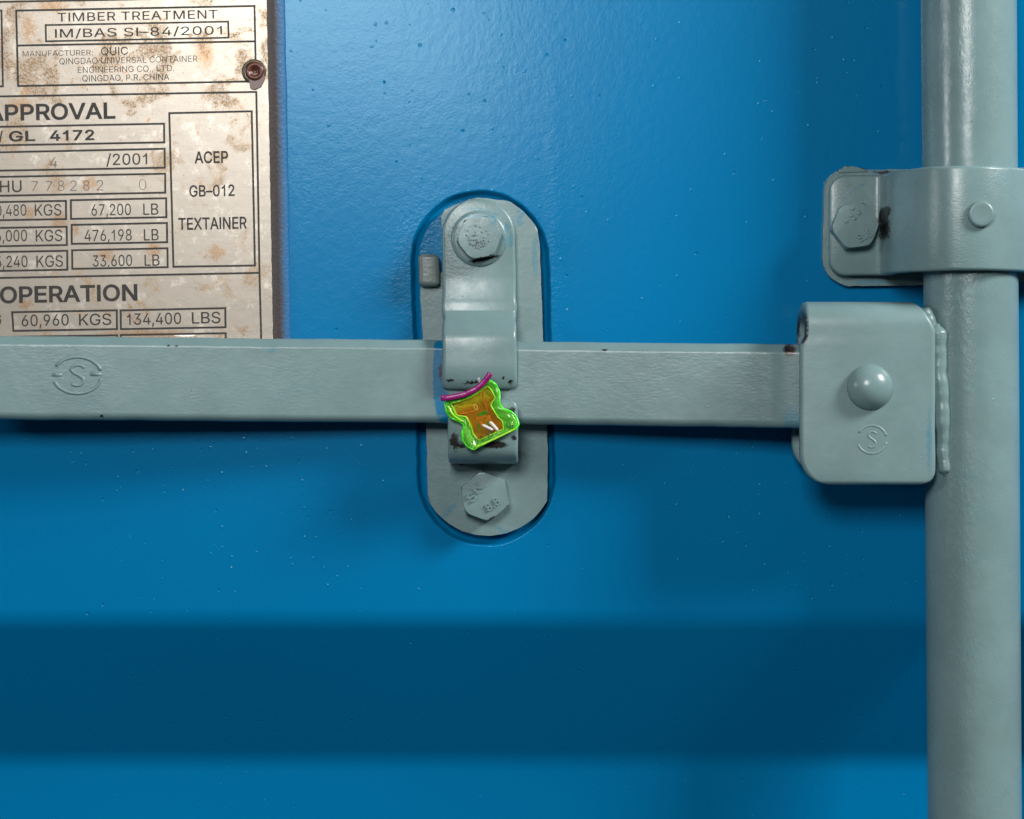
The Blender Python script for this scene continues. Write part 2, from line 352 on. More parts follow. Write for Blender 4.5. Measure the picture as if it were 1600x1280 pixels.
def glyphs(body, weight=0.0, extrude=0.0, spacing=1.0):
    key = (body, weight, extrude, spacing)
    if key in _tc:
        return _tc[key]
    vs, fs = [], []
    x = 0.0
    for ch in body:
        adv, cont = OUTLINES[ch]
        loops = []
        for c in cont:
            p = [Vector(tuple(int(v) / 1000 for v in q.split(','))) for q in c.split()]
            p = [q for i, q in enumerate(p) if (q - p[i - 1]).length > 5e-4]
            if weight:       # heavier or lighter stroke: every outline moved along its outer side
                r = []
                for i in range(len(p)):
                    e0, e1 = (p[i] - p[i - 1]).normalized(), (p[(i + 1) % len(p)] - p[i]).normalized()
                    n0, n1 = Vector((-e0.y, e0.x)), Vector((-e1.y, e1.x))
                    r.append(p[i] + (n0 + n1) * (weight / max(1 + n0.dot(n1), .35)))
                p = r
            loops.append(p)
        pts = [q for l in loops for q in l]
        edges, k = [], 0
        for l in loops:
            edges += [(k + i, k + (i + 1) % len(l)) for i in range(len(l))]
            k += len(l)
        if pts:
            ov, _, of, _, _, _ = geometry.delaunay_2d_cdt(pts, edges, [], 0, 1e-5)
            keep = []
            for f in of:
                cx = sum((ov[i] for i in f), Vector((0, 0))) / len(f)
                wn = 0
                for l in loops:
                    for i in range(len(l)):
                        u, v = l[i - 1], l[i]
                        sd = (v.x - u.x) * (cx.y - u.y) - (v.y - u.y) * (cx.x - u.x)
                        if u.y <= cx.y < v.y and sd > 0:
                            wn += 1
                        elif v.y <= cx.y < u.y and sd < 0:
                            wn -= 1
                if wn:
                    keep.append(tuple(f))
            off = len(vs)
            layers = (1.0, -1.0) if extrude else (0.0,)
            for li, h in enumerate(layers):
                vs += [Vector((x + q.x, q.y, h)) for q in ov]
                fs += [tuple(off + li * len(ov) + i for i in f) for f in keep]
            if extrude:
                cnt = {}
                for f in keep:
                    for i in range(len(f)):
                        e = (f[i], f[(i + 1) % len(f)])
                        cnt[tuple(sorted(e))] = cnt.get(tuple(sorted(e)), 0) + 1
                fs += [(off + e[0], off + e[1], off + len(ov) + e[1], off + len(ov) + e[0]) for e, n_ in cnt.items() if n_ == 1]
        x += adv / 1000 * spacing
    _tc[key] = (vs, fs)
    return vs, fs


CAPH = None


def text(bm, body, x0, y0, width, cap, d, rot=0.0, weight=0.0, extrude=0.0, centre=False, spacing=1.0, inset=0.0):
    """writing whose baseline starts at photo px (x0, y0), width px wide, capitals cap px tall, lying at depth d"""
    global CAPH
    if CAPH is None:
        CAPH = max(v.y for v in glyphs('H')[0])
    vs, fs = glyphs(body, weight, 1.0 if extrude else 0.0, spacing)
    mn, mx = min(v.x for v in vs), max(v.x for v in vs)
    if width is None:
        kx = cap / CAPH
    else:
        kx = width / (mx - mn)
    ky = cap / CAPH
    ca, sa = math.cos(math.radians(rot)), math.sin(math.radians(rot))
    W = (mx - mn) * kx
    new = []
    for v in vs:
        u, q = (v.x - mn) * kx, v.y * ky
        if centre:
            u -= W / 2
            q -= cap / 2
        px = x0 + u * ca - q * sa
        py = y0 - (u * sa + q * ca)
        p = P(px, py, d)
        if extrude:
            p.y -= mm(extrude) * v.z
        new.append(bm.verts.new(p))
    for f in fs:
        try:
            bm.faces.new([new[i] for i in f])
        except ValueError:
            pass


def line(bm, a, b, wpx, d):
    a, b = Vector(a), Vector(b)
    t = (b - a).normalized()
    n = Vector((-t.y, t.x)) * wpx / 2
    a = a - t * wpx / 2
    b = b + t * wpx / 2
    bm.faces.new([bm.verts.new(P(q.x, q.y, d)) for q in (a + n, b + n, b - n, a - n)])


def box_lines(bm, c, wpx, d):
    for i in range(4):
        line(bm, c[i], c[(i + 1) % 4], wpx, d + 0.004 * (i % 2))


# ------------------------------------------------------------------ materials


class N:
    def __init__(s, name):
        s.m = bpy.data.materials.new(name)
        s.m.use_nodes = True
        s.t = s.m.node_tree
        s.b = s.t.nodes['Principled BSDF']
        g = s.t.nodes.new('ShaderNodeNewGeometry')
        s.pos = s.vm('SCALE', g.outputs['Position'], scale=1000.0)   # place on the thing, in mm

    def new(s, k, **kw):
        n = s.t.nodes.new(k)
        for a, b in kw.items():
            setattr(n, a, b)
        return n

    def put(s, sock, v):
        if hasattr(v, 'links') or isinstance(v, bpy.types.NodeSocket):
            s.t.links.new(v, sock)
        else:
            sock.default_value = v

    def vm(s, op, a, b=None, scale=None):
        n = s.new('ShaderNodeVectorMath', operation=op)
        s.put(n.inputs[0], a)
        if b is not None:
            s.put(n.inputs[1], b)
        if scale is not None:
            n.inputs['Scale'].default_value = scale
        return n.outputs['Value'] if op in ('LENGTH', 'DISTANCE') else n.outputs[0]

    def ma(s, op, a, b=0.5, c=0.5, clamp=False):
        n = s.new('ShaderNodeMath', operation=op, use_clamp=clamp)
        s.put(n.inputs[0], a)
        s.put(n.inputs[1], b)
        s.put(n.inputs[2], c)
        return n.outputs[0]

    def noise(s, scale, detail=3, rough=.55, vec=None, dist=0.0, color=False):
        n = s.new('ShaderNodeTexNoise')
        s.put(n.inputs['Vector'], vec if vec is not None else s.pos)
        n.inputs['Scale'].default_value = scale
        n.inputs['Detail'].default_value = detail
        n.inputs['Roughness'].default_value = rough
        n.inputs['Distortion'].default_value = dist
        return n.outputs['Color' if color else 'Fac']

    def ramp(s, v, a, b, lo=0.0, hi=1.0):
        n = s.new('ShaderNodeMapRange', interpolation_type='SMOOTHSTEP')
        s.put(n.inputs[0], v)
        s.put(n.inputs[1], a)
        s.put(n.inputs[2], b)
        s.put(n.inputs[3], lo)
        s.put(n.inputs[4], hi)
        return n.outputs[0]

    def mix(s, f, a, b):
        n = s.new('ShaderNodeMix', data_type='RGBA')
        s.put(n.inputs[0], f)
        s.put(n.inputs[6], a if isinstance(a, bpy.types.NodeSocket) else (*a, 1))
        s.put(n.inputs[7], b if isinstance(b, bpy.types.NodeSocket) else (*b, 1))
        return n.outputs[2]

    def scale_vec(s, v):
        return s.vm('MULTIPLY', s.pos, v)

    def specks(s, scale, radius, keep, flat=True):
        """1 inside scattered round specks, radius in cell units, keep = share of the cells that carry one"""
        v = s.new('ShaderNodeTexVoronoi')
        s.put(v.inputs['Vector'], s.pos)
        v.inputs['Scale'].default_value = scale
        sp = s.new('ShaderNodeSeparateColor')
        s.t.links.new(v.outputs['Color'], sp.inputs[0])
        on = s.ma('LESS_THAN', sp.outputs[0], keep)
        r = s.ma('MULTIPLY_ADD', sp.outputs[1], radius * .8, radius * .35)
        m = s.ma('SUBTRACT', 1.0, s.ma('DIVIDE', v.outputs['Distance'], r), clamp=True)
        m = s.ramp(m, 0.0, 0.6)
        return s.ma('MULTIPLY', m, on)

    def spot(s, px, py, d, rx, ry, warp=1.0, soft=0.15, freq=.5, ang=0):
        """irregular patch about the place seen at (px, py), radii in photo px"""
        c = P(px, py, d) * 1000
        nz = s.noise(freq, 4, .65, color=True)
        off = s.vm('SCALE', s.vm('SUBTRACT', nz, (.5, .5, .5)), scale=warp * 2.2)
        q = s.vm('SUBTRACT', s.vm('ADD', s.pos, off), tuple(c))
        if ang:
            r = s.new('ShaderNodeVectorRotate', rotation_type='Y_AXIS')
            s.put(r.inputs['Vector'], q)
            r.inputs['Angle'].default_value = math.radians(ang)
            q = r.outputs[0]
        q = s.vm('MULTIPLY', q, (S / rx, 0.0, S / ry))
        l = s.vm('LENGTH', q)
        return s.ramp(l, 1 + soft, 1 - soft)

    def bump(s, h, dist, strength=1.0, prev=None):
        n = s.new('ShaderNodeBump')
        n.inputs['Strength'].default_value = strength
        n.inputs['Distance'].default_value = dist
        s.put(n.inputs['Height'], h)
        if prev is not None:
            s.put(n.inputs['Normal'], prev)
        return n.outputs[0]


BLUE = (0.0, 0.186, 0.435)
OLDBLUE = (0.05, 0.23, 0.33)
GREY = (0.180, 0.283, 0.295)


def grey_paint(name, bare=(), blue=(), dark=(), rust=(), rough=.29, peel=.055, flecks=.5, streak=None, tint=None):
    m = N(name)
    base = tint or GREY
    c = m.mix(m.ramp(m.noise(.05, 4, .6), .3, .7), tuple(v * .93 for v in base), tuple(v * 1.06 for v in base))
    # thin coats where the old blue shows through
    thin = m.ma('MULTIPLY', m.ramp(m.noise(.11, 5, .7), .56, .74), .35 * flecks)
    c = m.mix(thin, c, (0.10, 0.27, 0.33))
    fl = m.ramp(m.ma('MULTIPLY', m.noise(.06, 2), m.noise(1.3, 4, .7)), .36, .42)
    c = m.mix(m.ma('MULTIPLY', fl, flecks * .7), c, OLDBLUE)
    for q in blue:
        c = m.mix(m.ma('MULTIPLY', m.spot(*q), m.ramp(m.noise(1.6, 4, .75), .36, .54, 0, .75)), c, OLDBLUE)
    for q in bare:
        c = m.mix(m.spot(*q), c, (.004, .17, .34))
    for q in rust:
        c = m.mix(m.spot(*q), c, (.06, .035, .028))
    for q in dark:
        c = m.mix(m.spot(*q), c, (.018, .016, .017))
    pits = m.specks(.28, .13, .22)
    dots = m.specks(.16, .07, .35)
    c = m.mix(m.ma('MULTIPLY', m.specks(.2, .045, .3), .85), c, (.02, .035, .035))
    m.put(m.b.inputs['Base Color'], c)
    vec = m.scale_vec(streak) if streak else m.pos
    n1 = m.noise(.9, 4, .6, vec=vec)
    n2 = m.noise(.16, 3, .5)
    gate = m.ramp(m.noise(.03, 3), .40, .62, .12, 1.0)
    h = m.ma('ADD', m.ma('MULTIPLY', m.ma('MULTIPLY', n1, gate), peel * 2.4), m.ma('MULTIPLY', n2, .14))
    h = m.ma('ADD', h, m.ma('MULTIPLY', dots, .10))
    h = m.ma('SUBTRACT', h, m.ma('MULTIPLY', pits, .06))
    m.put(m.b.inputs['Normal'], m.bump(h, .001, .8))
    m.put(m.b.inputs['Roughness'], m.ramp(m.noise(.25, 3), .3, .7, rough - .02, rough + .04))
    m.b.inputs['Specular IOR Level'].default_value = .5
    return m.m


def plain(name, col, rough=.4, metal=0.0, bumpy=0.0, trans=0.0, freq=1.0, var=.12):
    m = N(name)
    c = m.mix(m.noise(freq * .5, 4, .6), tuple(v * (1 - var) for v in col), tuple(min(v * (1 + var), 1) for v in col))
    m.put(m.b.inputs['Base Color'], c)
    m.b.inputs['Roughness'].default_value = rough
    m.b.inputs['Metallic'].default_value = metal
    m.b.inputs['Transmission Weight'].default_value = trans
    if bumpy:
        m.put(m.b.inputs['Normal'], m.bump(m.noise(freq, 4, .6), .001, bumpy))
    return m.m


def blue_paint():
    m = N('blue_door_paint')
    c = m.mix(m.noise(.012, 3), tuple(v * .94 for v in BLUE), tuple(v * 1.05 for v in BLUE))
    sp = m.specks(.11, .036, .22)
    c = m.mix(m.ma('MULTIPLY', sp, .8), c, (.32, .55, .62))
    # fine overspray around the catch
    g = m.ma('MAXIMUM', m.spot(655, 430, 0, 40, 130, 4, .9, .1), m.spot(866, 560, 0, 14, 300, 2, .9, .1))
    c = m.mix(m.ma('MULTIPLY', m.ma('MULTIPLY', g, m.specks(.75, .17, .25)), .7), c, (.12, .36, .45))
    m.put(m.b.inputs['Base Color'], c)
    pits = m.specks(.17, .11, .5)
    pits2 = m.specks(.33, .12, .34)
    bumps = m.specks(.24, .15, .40)
    fine = m.noise(1.1, 3, .55)
    mid = m.noise(.34, 3, .5, vec=m.scale_vec((1.0, 1.0, .8)))
    gate = m.ramp(m.noise(.03, 2), .35, .65, .5, 1.0)
    h = m.ma('MULTIPLY', m.ma('MULTIPLY', fine, gate), .050)
    h = m.ma('ADD', h, m.ma('MULTIPLY', mid, .075))
    h = m.ma('SUBTRACT', h, m.ma('MULTIPLY', pits, .34))
    h = m.ma('SUBTRACT', h, m.ma('MULTIPLY', pits2, .16))
    h = m.ma('ADD', h, m.ma('MULTIPLY', bumps, .09))
    h = m.ma('ADD', h, m.ma('MULTIPLY', m.ma('MULTIPLY', g, m.noise(.7, 3, .6)), .16))
    m.put(m.b.inputs['Normal'], m.bump(h, .001, .55))
    m.b.inputs['Roughness'].default_value = .20
    m.b.inputs['Specular IOR Level'].default_value = .25
    m.b.inputs['Specular Tint'].default_value = (.62, .92, 1.0, 1)
    return m.m


# ================================================================== the door
# pressed steel skin as one height field: catch pocket, fold at the bottom
fx = np.concatenate([np.arange(X(-60), X(630), mm(.6)), np.arange(X(630), X(875), mm(.25)), np.arange(X(875), X(1660), mm(.6))])
fz = np.concatenate([np.arange(Z(1380), Z(865), mm(.5)), np.arange(Z(865), Z(285), mm(.25)), np.arange(Z(285), Z(-60), mm(.6))])
xs = np.concatenate([[-.62, -.45, -.3], fx, [.3, .45, .62]])
zs = np.concatenate([[-.5, -.36, -.27], fz, [.27, .36, .5]])
XX, ZZ = np.meshgrid(xs * 1000, zs * 1000)


def sstep(a, b, v):
    t = np.clip((v - a) / (b - a), 0, 1)
    return t * t * (3 - 2 * t)


def fold(z, z0, z1, depth, soft):
    """0 above z0, -depth below z1, straight slope between, rounded bends"""
    acc = 0
    for k in np.linspace(-soft, soft, 9):
        acc = acc + np.clip((z0 - (z + k)) / (z0 - z1), 0, 1)
    return -depth * acc / 9


H = fold(ZZ, (640 - 968) / S, (640 - 1188) / S * 1.034, 32, 3.5)
ax, az = (750 - 800) / S, (640 - 406) / S
bx, bz = (760 - 800) / S, (640 - 745) / S
tt = np.clip(((XX - ax) * (bx - ax) + (ZZ - az) * (bz - az)) / ((bx - ax) ** 2 + (bz - az) ** 2), 0, 1)
dist = np.hypot(XX - ax - tt * (bx - ax), ZZ - az - tt * (bz - az))
edge_w = .12 * np.sin(XX * .37 + ZZ * .21) + .08 * np.sin(ZZ * .83 - XX * .6)
H += -3.7 * (np.clip((24.6 + edge_w - dist) / 1.3, 0, 1) * .75 + sstep(24.9, 21.8, dist) * .25)
# dents of a worn skin
H += .25 * np.sin(XX * .031 + 1) * np.sin(ZZ * .027)
co = np.stack([XX / 1000, -H / 1000, ZZ / 1000], -1).reshape(-1, 3)
nz_, nx_ = XX.shape
idx = np.arange(nz_ * nx_).reshape(nz_, nx_)
quads = np.stack([idx[:-1, :-1], idx[:-1, 1:], idx[1:, 1:], idx[1:, :-1]], -1).reshape(-1, 4)
me = bpy.data.meshes.new('container_door')
me.vertices.add(len(co))
me.vertices.foreach_set('co', co.ravel().astype(np.float32))
me.loops.add(quads.size)
me.loops.foreach_set('vertex_index', quads.ravel().astype(np.int32))
me.polygons.add(len(quads))
me.polygons.foreach_set('loop_start', np.arange(0, quads.size, 4, dtype=np.int32))
me.polygons.foreach_set('loop_total', np.full(len(quads), 4, dtype=np.int32))
me.update()
me.validate()
me.polygons.foreach_set('use_smooth', np.ones(len(quads), dtype=bool))
door = bpy.data.objects.new('container_door', me)
C.collection.objects.link(door)
door_mat = blue_paint()
me.materials.append(door_mat)
door['label'] = 'bright blue painted steel container door skin behind all the grey fittings'
door['category'] = 'door'

# ================================================================== data plate
PD = 4.2   # plate face, mm off the door skin
plate_root = thing('data_plate', 'rust stained metal identification plate printed with boxed black data, top left', 'plate', P(200, 560, 0))


def plate_edge(y):
    return 416 + (y + 20) * 10.5 / 545


m = N('plate_backing_paint')
bx_ = m.new('ShaderNodeSeparateXYZ')
m.t.links.new(m.pos, bx_.inputs[0])
rel = m.ma('ADD', bx_.outputs[0], m.ma('MULTIPLY', bx_.outputs[2], .020))
xr = (441 - 800) / S
edge = m.ramp(m.ma('ADD', rel, m.ma('MULTIPLY', m.noise(.12, 4, .6), 1.4)), xr + .6, xr + 3.6)
cc = m.mix(m.noise(.09, 4, .6), (.050, .028, .025), (.034, .040, .044))
cc = m.mix(edge, cc, (.002, .12, .30))
cc = m.mix(m.specks(.35, .1, .25), cc, (.03, .25, .35))
m.put(m.b.inputs['Base Color'], cc)
m.b.inputs['Roughness'].default_value = .5
m.put(m.b.inputs['Normal'], m.bump(m.noise(.8, 4), .001, .2))
bm = bmesh.new()
# backing: flat under the plate, its rim sloping down to the door skin on the right
ys = np.linspace(-120, 600, 60)
sec = [(-260, 0, 3.0), (-2, 0, 3.0), (8, 0, 2.9), (14, 0, 2.4), (20, 0, 1.6), (25, 0, .9), (29, 0, .2), (30, 0, -1.0)]
rows = []
for y in ys:
    e = plate_edge(y)
    r = []
    for (o_, _, dd) in sec:
        wv = .8 * noise.noise(Vector((o_ * .05, y * .02, 3))) if o_ > 0 else 0
        r.append(bm.verts.new(P(e + o_ + wv if o_ > -200 else -260, y, dd)))
    rows.append(r)
for a, b in zip(rows, rows[1:]):
    for i in range(len(sec) - 1):
        bm.faces.new((a[i], a[i + 1], b[i + 1], b[i]))
lo = [v for v in rows[-1]]
lo2 = [bm.verts.new((v.co.x, .001, v.co.z)) for v in lo]
for i in range(len(lo) - 1):
    bm.faces.new((lo[i], lo[i + 1], lo2[i + 1], lo2[i]))
obj('backing_plate', bm, m.m, plate_root, 'dark rusty rim showing right of the printed plate', weighted=False, smooth=60)

m = N('stained_plate_metal')
z_ = m.new('ShaderNodeSeparateXYZ')
m.t.links.new(m.pos, z_.inputs[0])
zz = z_.outputs[2]
up = m.ramp(zz, 70, 130)                    # wear and rust run heavier on the upper half of the plate
brushed = m.noise(1.0, 3, .6, vec=m.scale_vec((.05, 1, 2.2)))
c = m.mix(brushed, (.295, .265, .225), (.35, .315, .27))
grain = m.noise(2.2, 4, .7)
cl = m.noise(.085, 5, .62, dist=.4)
th = m.ma('SUBTRACT', .56, m.ma('MULTIPLY', up, .10))
stain = m.ma('MULTIPLY', m.ramp(m.ma('SUBTRACT', cl, th), 0.0, .13), m.ramp(grain, .25, .6))
grit = m.noise(1.5, 5, .8)
c = m.mix(m.ma('MULTIPLY', m.ma('MULTIPLY', stain, m.ramp(grit, .40, .56)), .75), c, (.36, .205, .065))
c = m.mix(m.ma('MULTIPLY', m.ramp(m.ma('ADD', m.ma('MULTIPLY', stain, .14), grit), .57, .68), m.ramp(up, 0, 1, .30, .9)), c, (.17, .10, .045))
c = m.mix(m.ma('MULTIPLY', m.ma('MULTIPLY', m.ramp(m.noise(.13, 5, .7, dist=.6), .60, .72), m.ramp(grain, .4, .6)), .9), c, (.25, .125, .04))
pale = m.ma('MULTIPLY', m.ramp(m.noise(.16, 5, .7), .55, .7), .45)
c = m.mix(pale, c, (.62, .58, .52))
c = m.mix(m.ma('MULTIPLY', m.specks(.42, .22, .35), .7), c, (.09, .065, .05))
c = m.mix(m.ma('MULTIPLY', m.specks(1.1, .16, .22), .6), c, (.24, .14, .07))
for q in ((45, 45, PD, 10, 20, 3, .6), (80, 10, PD, 22, 8, 3, .5), (320, 85, PD, 14, 20, 3, .6), (41, 143, PD, 8, 6, 2, .4), (32, 165, PD, 20, 12, 3, .6),
          (93, 345, PD, 12, 12, 3, .5), (47, 332, PD, 8, 8, 2, .5), (140, 288, PD, 12, 9, 3, .5), (240, 390, PD, 10, 9, 2, .5), (165, 398, PD, 12, 9, 3, .6),
          (225, 522, PD, 60, 6, 2, .5), (40, 475, PD, 10, 10, 3, .6), (118, 357, PD, 6, 9, 2, .5), (338, 395, PD, 12, 10, 3, .6), (232, 188, PD, 3, 4, 1, .4)):
    c = m.mix(m.ma('MULTIPLY', m.ma('MULTIPLY', m.spot(*q, freq=.45), m.ramp(grain, .32, .56)), .75), c, (.27, .135, .04))
c = m.mix(m.spot(289, 523.5, PD, 17, 2.6, .3, .2), c, (.8, .78, .72))
edge_x = m.ma('ADD', z_.outputs[0], m.ma('MULTIPLY', zz, .0193 ))
rim = m.ramp(m.ma('ADD', edge_x, m.ma('MULTIPLY', m.noise(.35, 4, .7), 1.8)), (424.8 - 800) / S + 3.0, (424.8 - 800) / S + 4.2)
c = m.mix(m.ma('MULTIPLY', rim, .85), c, (.10, .045, .025))
m.put(m.b.inputs['Base Color'], c)
m.b.inputs['Metallic'].default_value = .5
m.put(m.b.inputs['Roughness'], m.ramp(stain, 0, 1, .33, .42))
h = m.ma('ADD', m.ma('MULTIPLY', grain, .045), m.ma('MULTIPLY', m.noise(.15, 3), .25))
m.put(m.b.inputs['Normal'], m.bump(h, .001, .22))
plate_mat = m.m
bm = bmesh.new()
right = [(plate_edge(y) + .9 * noise.noise(Vector((y * .08, 2, 0))) + (1.2 * noise.noise(Vector((y * .3, 4, 0))) if 130 < y < 300 else 0), y) for y in np.linspace(-110, 575, 120)]
prism(bm, [(-250, -110)] + right + [(-250, 585)], 2.6, PD, .25, 2)
obj('plate', bm, plate_mat, plate_root)

R_ = 1.15
m = N('black_plate_print')
c = m.mix(m.ramp(m.noise(.8, 5, .7), .45, .75), (.018, .017, .015), (.05, .045, .038))
m.put(m.b.inputs['Base Color'], c)
m.b.inputs['Roughness'].default_value = .55
ink = m.m
stamp = plain('stamped_digit_tan', (.15, .11, .08), .5)
TD = PD + .06
bm = bmesh.new()
T = lambda s, x0, x1, y, cap, wt=0.0, sp=1.0: text(bm, s, x0, y, x1 - x0, cap, TD, R_, wt * .6 + .004, spacing=sp)
T('TIMBER TREATMENT', 90, 340, 33.8, 13.3, .0, 1.05)
T('IM/BAS SI\u201384/2001', 86, 347, 59, 13.2, .0, 1.05)
T('MANUFACTURER:', 35.4, 145, 88.6, 8.6, -.012)
T('QUIC', 158, 200, 86.3, 12.2, 0)
T('QINGDAO UNIVERSAL CONTAINER', 93, 308.5, 100.8, 9.6, -.012)
T('ENGINEERING CO., LTD.', 121.6, 272, 114.2, 9.4, -.012)
T('QINGDAO, P.R. CHINA', 128.8, 264.5, 127.6, 9.6, -.008)
T('APPROVAL', -21, 180.6, 188.8, 24, .026)
T('/', -2, 4.5, 220.8, 15, .03)
T('GL', 14, 55, 220.8, 15.2, .03, 1.05)
T('4172', 78, 147.5, 219.8, 15.2, .03, 1.05)
T('/2001', 166, 230, 258.2, 17.4, .0)
T('TGHU', -37, 34, 301.4, 18, .0)
for (num, a, b, y, kga, lb, c0, c1, y2, l0, l1) in (
        ('30,480', -18, 41.3, 338.2, (54.6, 96), '67,200', 143, 204.7, 337.2, 224, 247.5),
        ('216,000', -29, 42.3, 378.2, (56, 97.3), '476,198', 132.3, 206, 377.2, 225, 248),
        ('15,240', -16.5, 43.1, 418.3, (57, 98.4), '33,600', 145, 206.5, 416.8, 226, 249.4)):
    T(num, a, b, y, 17.6, -.004)
    T('KGS', kga[0], kga[1], y - .7, 17.8, -.004)
    T(lb, c0, c1, y2, 17.6, -.004)
    T('LB', l0, l1, y2 - 1.2, 17.6, -.004)
T('ACEP', 304, 356.5, 255.2, 17.8, .018)
T('GB\u2013012', 296, 366.6, 307.4, 17.2, .014)
T('TEXTAINER', 279, 386, 359.2, 18, .016)
T('OPERATION', 0, 215, 473.4, 24.2, .028)
T('RACKING', -73, 2, 509.5, 17.6, 0)
T('60,960', 34, 107.5, 510, 17.6, 0)
T('KGS', 123.6, 174, 508.6, 17.6, 0)
T('134,400', 198.4, 283.2, 507.8, 17.6, 0)
T('LBS', 300, 344.5, 505.8, 17.6, 0)
obj('lettering', bm, ink, plate_root, weighted=False, smooth=0)
bm = bmesh.new()
for i, ch in enumerate('778282'):
    xc = (54, 76.2, 95.7, 114.4, 135.1, 156.1)[i]
    text(bm, ch, xc - 5, 299.4 - i * .3, 10, 16.5, TD, R_ + random.uniform(-4, 4), -.008)
text(bm, '0', 217.5, 297, 11, 17, TD, R_, -.016)
text(bm, '4', 78, 262, 11, 16.5, TD, R_ - 3, -.004)
obj('stamped_digits', bm, stamp, plate_root, weighted=False, smooth=0)
bm = bmesh.new()
LD = PD + .04
B = lambda *c, w_=3.1: box_lines(bm, c, w_, LD)
B((25.3, 16.7), (397.6, 9.5), (400, 127.2), (28.2, 134.6))
line(bm, (28, 71.3), (397.8, 64.7), 3.1, LD + .008)
B((71.3, 39.4), (356.5, 33.9), (357.2, 59), (71.9, 64.7), w_=2.8)
B((-180, 20), (2.2, 16.5), (4.6, 135), (-180, 139), w_=3.0)
line(bm, (-180, 6.5), (399, -4.5), 3.1, LD)
line(bm, (-180, 154), (400.5, 143.8), 3.1, LD)
line(bm, (400.5, 143.8), (405.4, 424), 3.1, LD + .004)
line(bm, (405.4, 427), (408.6, 545), 3.1, LD + .004)
line(bm, (-180, 438), (405.4, 426.5), 3.1, LD)
B((-180, 201.8), (256.3, 193.4), (256.6, 222.6), (-180, 230.5))
B((-180, 242), (257.2, 232.6), (257.4, 262.2), (-180, 270))
B((-180, 280), (258, 271.6), (258.2, 301.2), (-180, 309.5))
for (l, t, b, t2, b2) in ((103, 314, 342.4, 313, 342.2), (104.2, 354.4, 383, 351.6, 381.2), (105, 392, 421.6, 391.2, 420.2)):
    B((-180, t + 5), (l, t), (l + .3, b), (-180, b + 5))
    B((l + 7.7, t2), (l + 156.6, t2 - 3.1), (l + 157, b2 - 2.6), (l + 8, b2))
B((264.5, 177), (393.3, 174), (398.3, 415), (271, 417))
B((19, 488), (182.4, 485), (182.8, 514.4), (21, 517.2))
B((188.5, 485.2), (352, 481.6), (352.4, 511.5), (188.9, 514.4))
B((188.9, 523.6), (352.6, 520.8), (353, 548), (189.3, 551))
B((21, 526.5), (182.9, 524), (183, 552), (21, 555))
obj('printed_frames', bm, ink, plate_root, weighted=False, smooth=0)
# pop rivet with a brown paint run
rust_paint = plain('brown_rivet_paint', (.13, .045, .033), .26, bumpy=.12, freq=.8, var=.35)
grey_ring = plain('tarnished_ring', (.10, .085, .06), .4, .4, bumpy=.1)
bm = bmesh.new()
c0 = P(397, 112, PD)
lathe(bm, c0, [(4.35, -.5), (4.35, .35), (4.1, .6), (3.5, .6), (3.3, .3), (3.3, -.5)])
ring = obj('rivet', bm, grey_ring, plate_root, smooth=50)
bm = bmesh.new()
lathe(bm, c0 + Vector((mm(.3), 0, 0)), [(0, .35), (.9, .45), (1.5, 1.1), (2.1, 1.7), (2.6, 1.8), (3.1, 1.4), (3.4, .7), (3.45, -.4)])
obj('rivet_head', bm, rust_paint, ring, smooth=0)
bm = bmesh.new()
prism(bm, round_poly([(388, 116), (412, 113), (414, 122), (408, 135), (399, 140), (391, 139)], [3, 4, 5, 7, 6, 3]), PD - .3, PD + .9, .5, 3)
obj('paint_run', bm, plain('brown_paint_run', (.15, .085, .075), .38, bumpy=.08), ring, smooth=0)

# ================================================================== handle catch
catch = thing('handle_catch', 'grey bolted hasp catch holding the handle bar in the centre of the door', 'hasp', P(760, 640, 0))
paint_plate = grey_paint('grey_catch_plate_paint',
                         blue=((822, 325, 2, 8, 26, 1.6, .3, .8, -35), (836, 400, 2, 5, 30, 1.8, .3, .8, 0), (812, 345, 2, 5, 10, 1.5, .3, .8), (684, 335, 2, 6, 14, 1.5, .3),
                               (800, 836, 2, 30, 4, 1.4, .3, .8, -25), (700, 800, 2, 20, 4, 1.2, .3, .8, 45), (742, 715, 2, 25, 3, 1, .3)),
                         rust=((722, 725, 2, 5, 3, 1, .4), (853, 640, 2, 2, 14, 1.6, .4, 1.2)), peel=.03)
bm = bmesh.new()
out = [(690, 330), (740, 308), (797, 314), (818, 330), (840, 356), (843, 380), (849, 540), (856, 700), (855, 782)]
out = round_poly(out, [0, 30, 20, 10, 10, 6, 0, 0, 0], 4)
out += arc(762, 730, 107, -29, -151, 28) + round_poly([(667, 700), (661, 540), (656, 440), (692, 430)], [0, 0, 6, 0], 4)
prism(bm, [tuple(q) for q in resample(out, 220)], -3.5, 1.8, .9, 4, .25)
obj('back_plate', bm, paint_plate, catch)

strap_paint = grey_paint('grey_hasp_strap_paint',
                         blue=((793, 354, 8, 4, 7, 1.0, .3, .9), (798, 375, 8, 3, 12, 1.0, .3, .9), (735, 326, 8, 20, 2, 1.2, .3, 1.0), (760, 330, 8, 20, 2, .8, .3, 1.0, -20)),
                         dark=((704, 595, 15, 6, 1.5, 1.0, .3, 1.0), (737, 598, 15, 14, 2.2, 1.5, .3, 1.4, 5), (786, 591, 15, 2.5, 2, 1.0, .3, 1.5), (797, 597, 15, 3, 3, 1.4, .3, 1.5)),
                         peel=.045, flecks=.25)
prof = [(311, 5.2), (360, 5.2), (420, 5.2), (440, 5.3), (455, 5.7), (468, 6.2), (476, 6.6), (483, 6.8), (490, 7.1), (497, 8.0), (505, 10.1), (513, 12.7), (520, 14.5), (527, 15.4), (538, 15.8), (562, 16.0), (575, 16.0), (586, 15.7), (596, 15.0), (606, 13.6)]
path = [P(747.5, y, d) for (y, d) in prof]
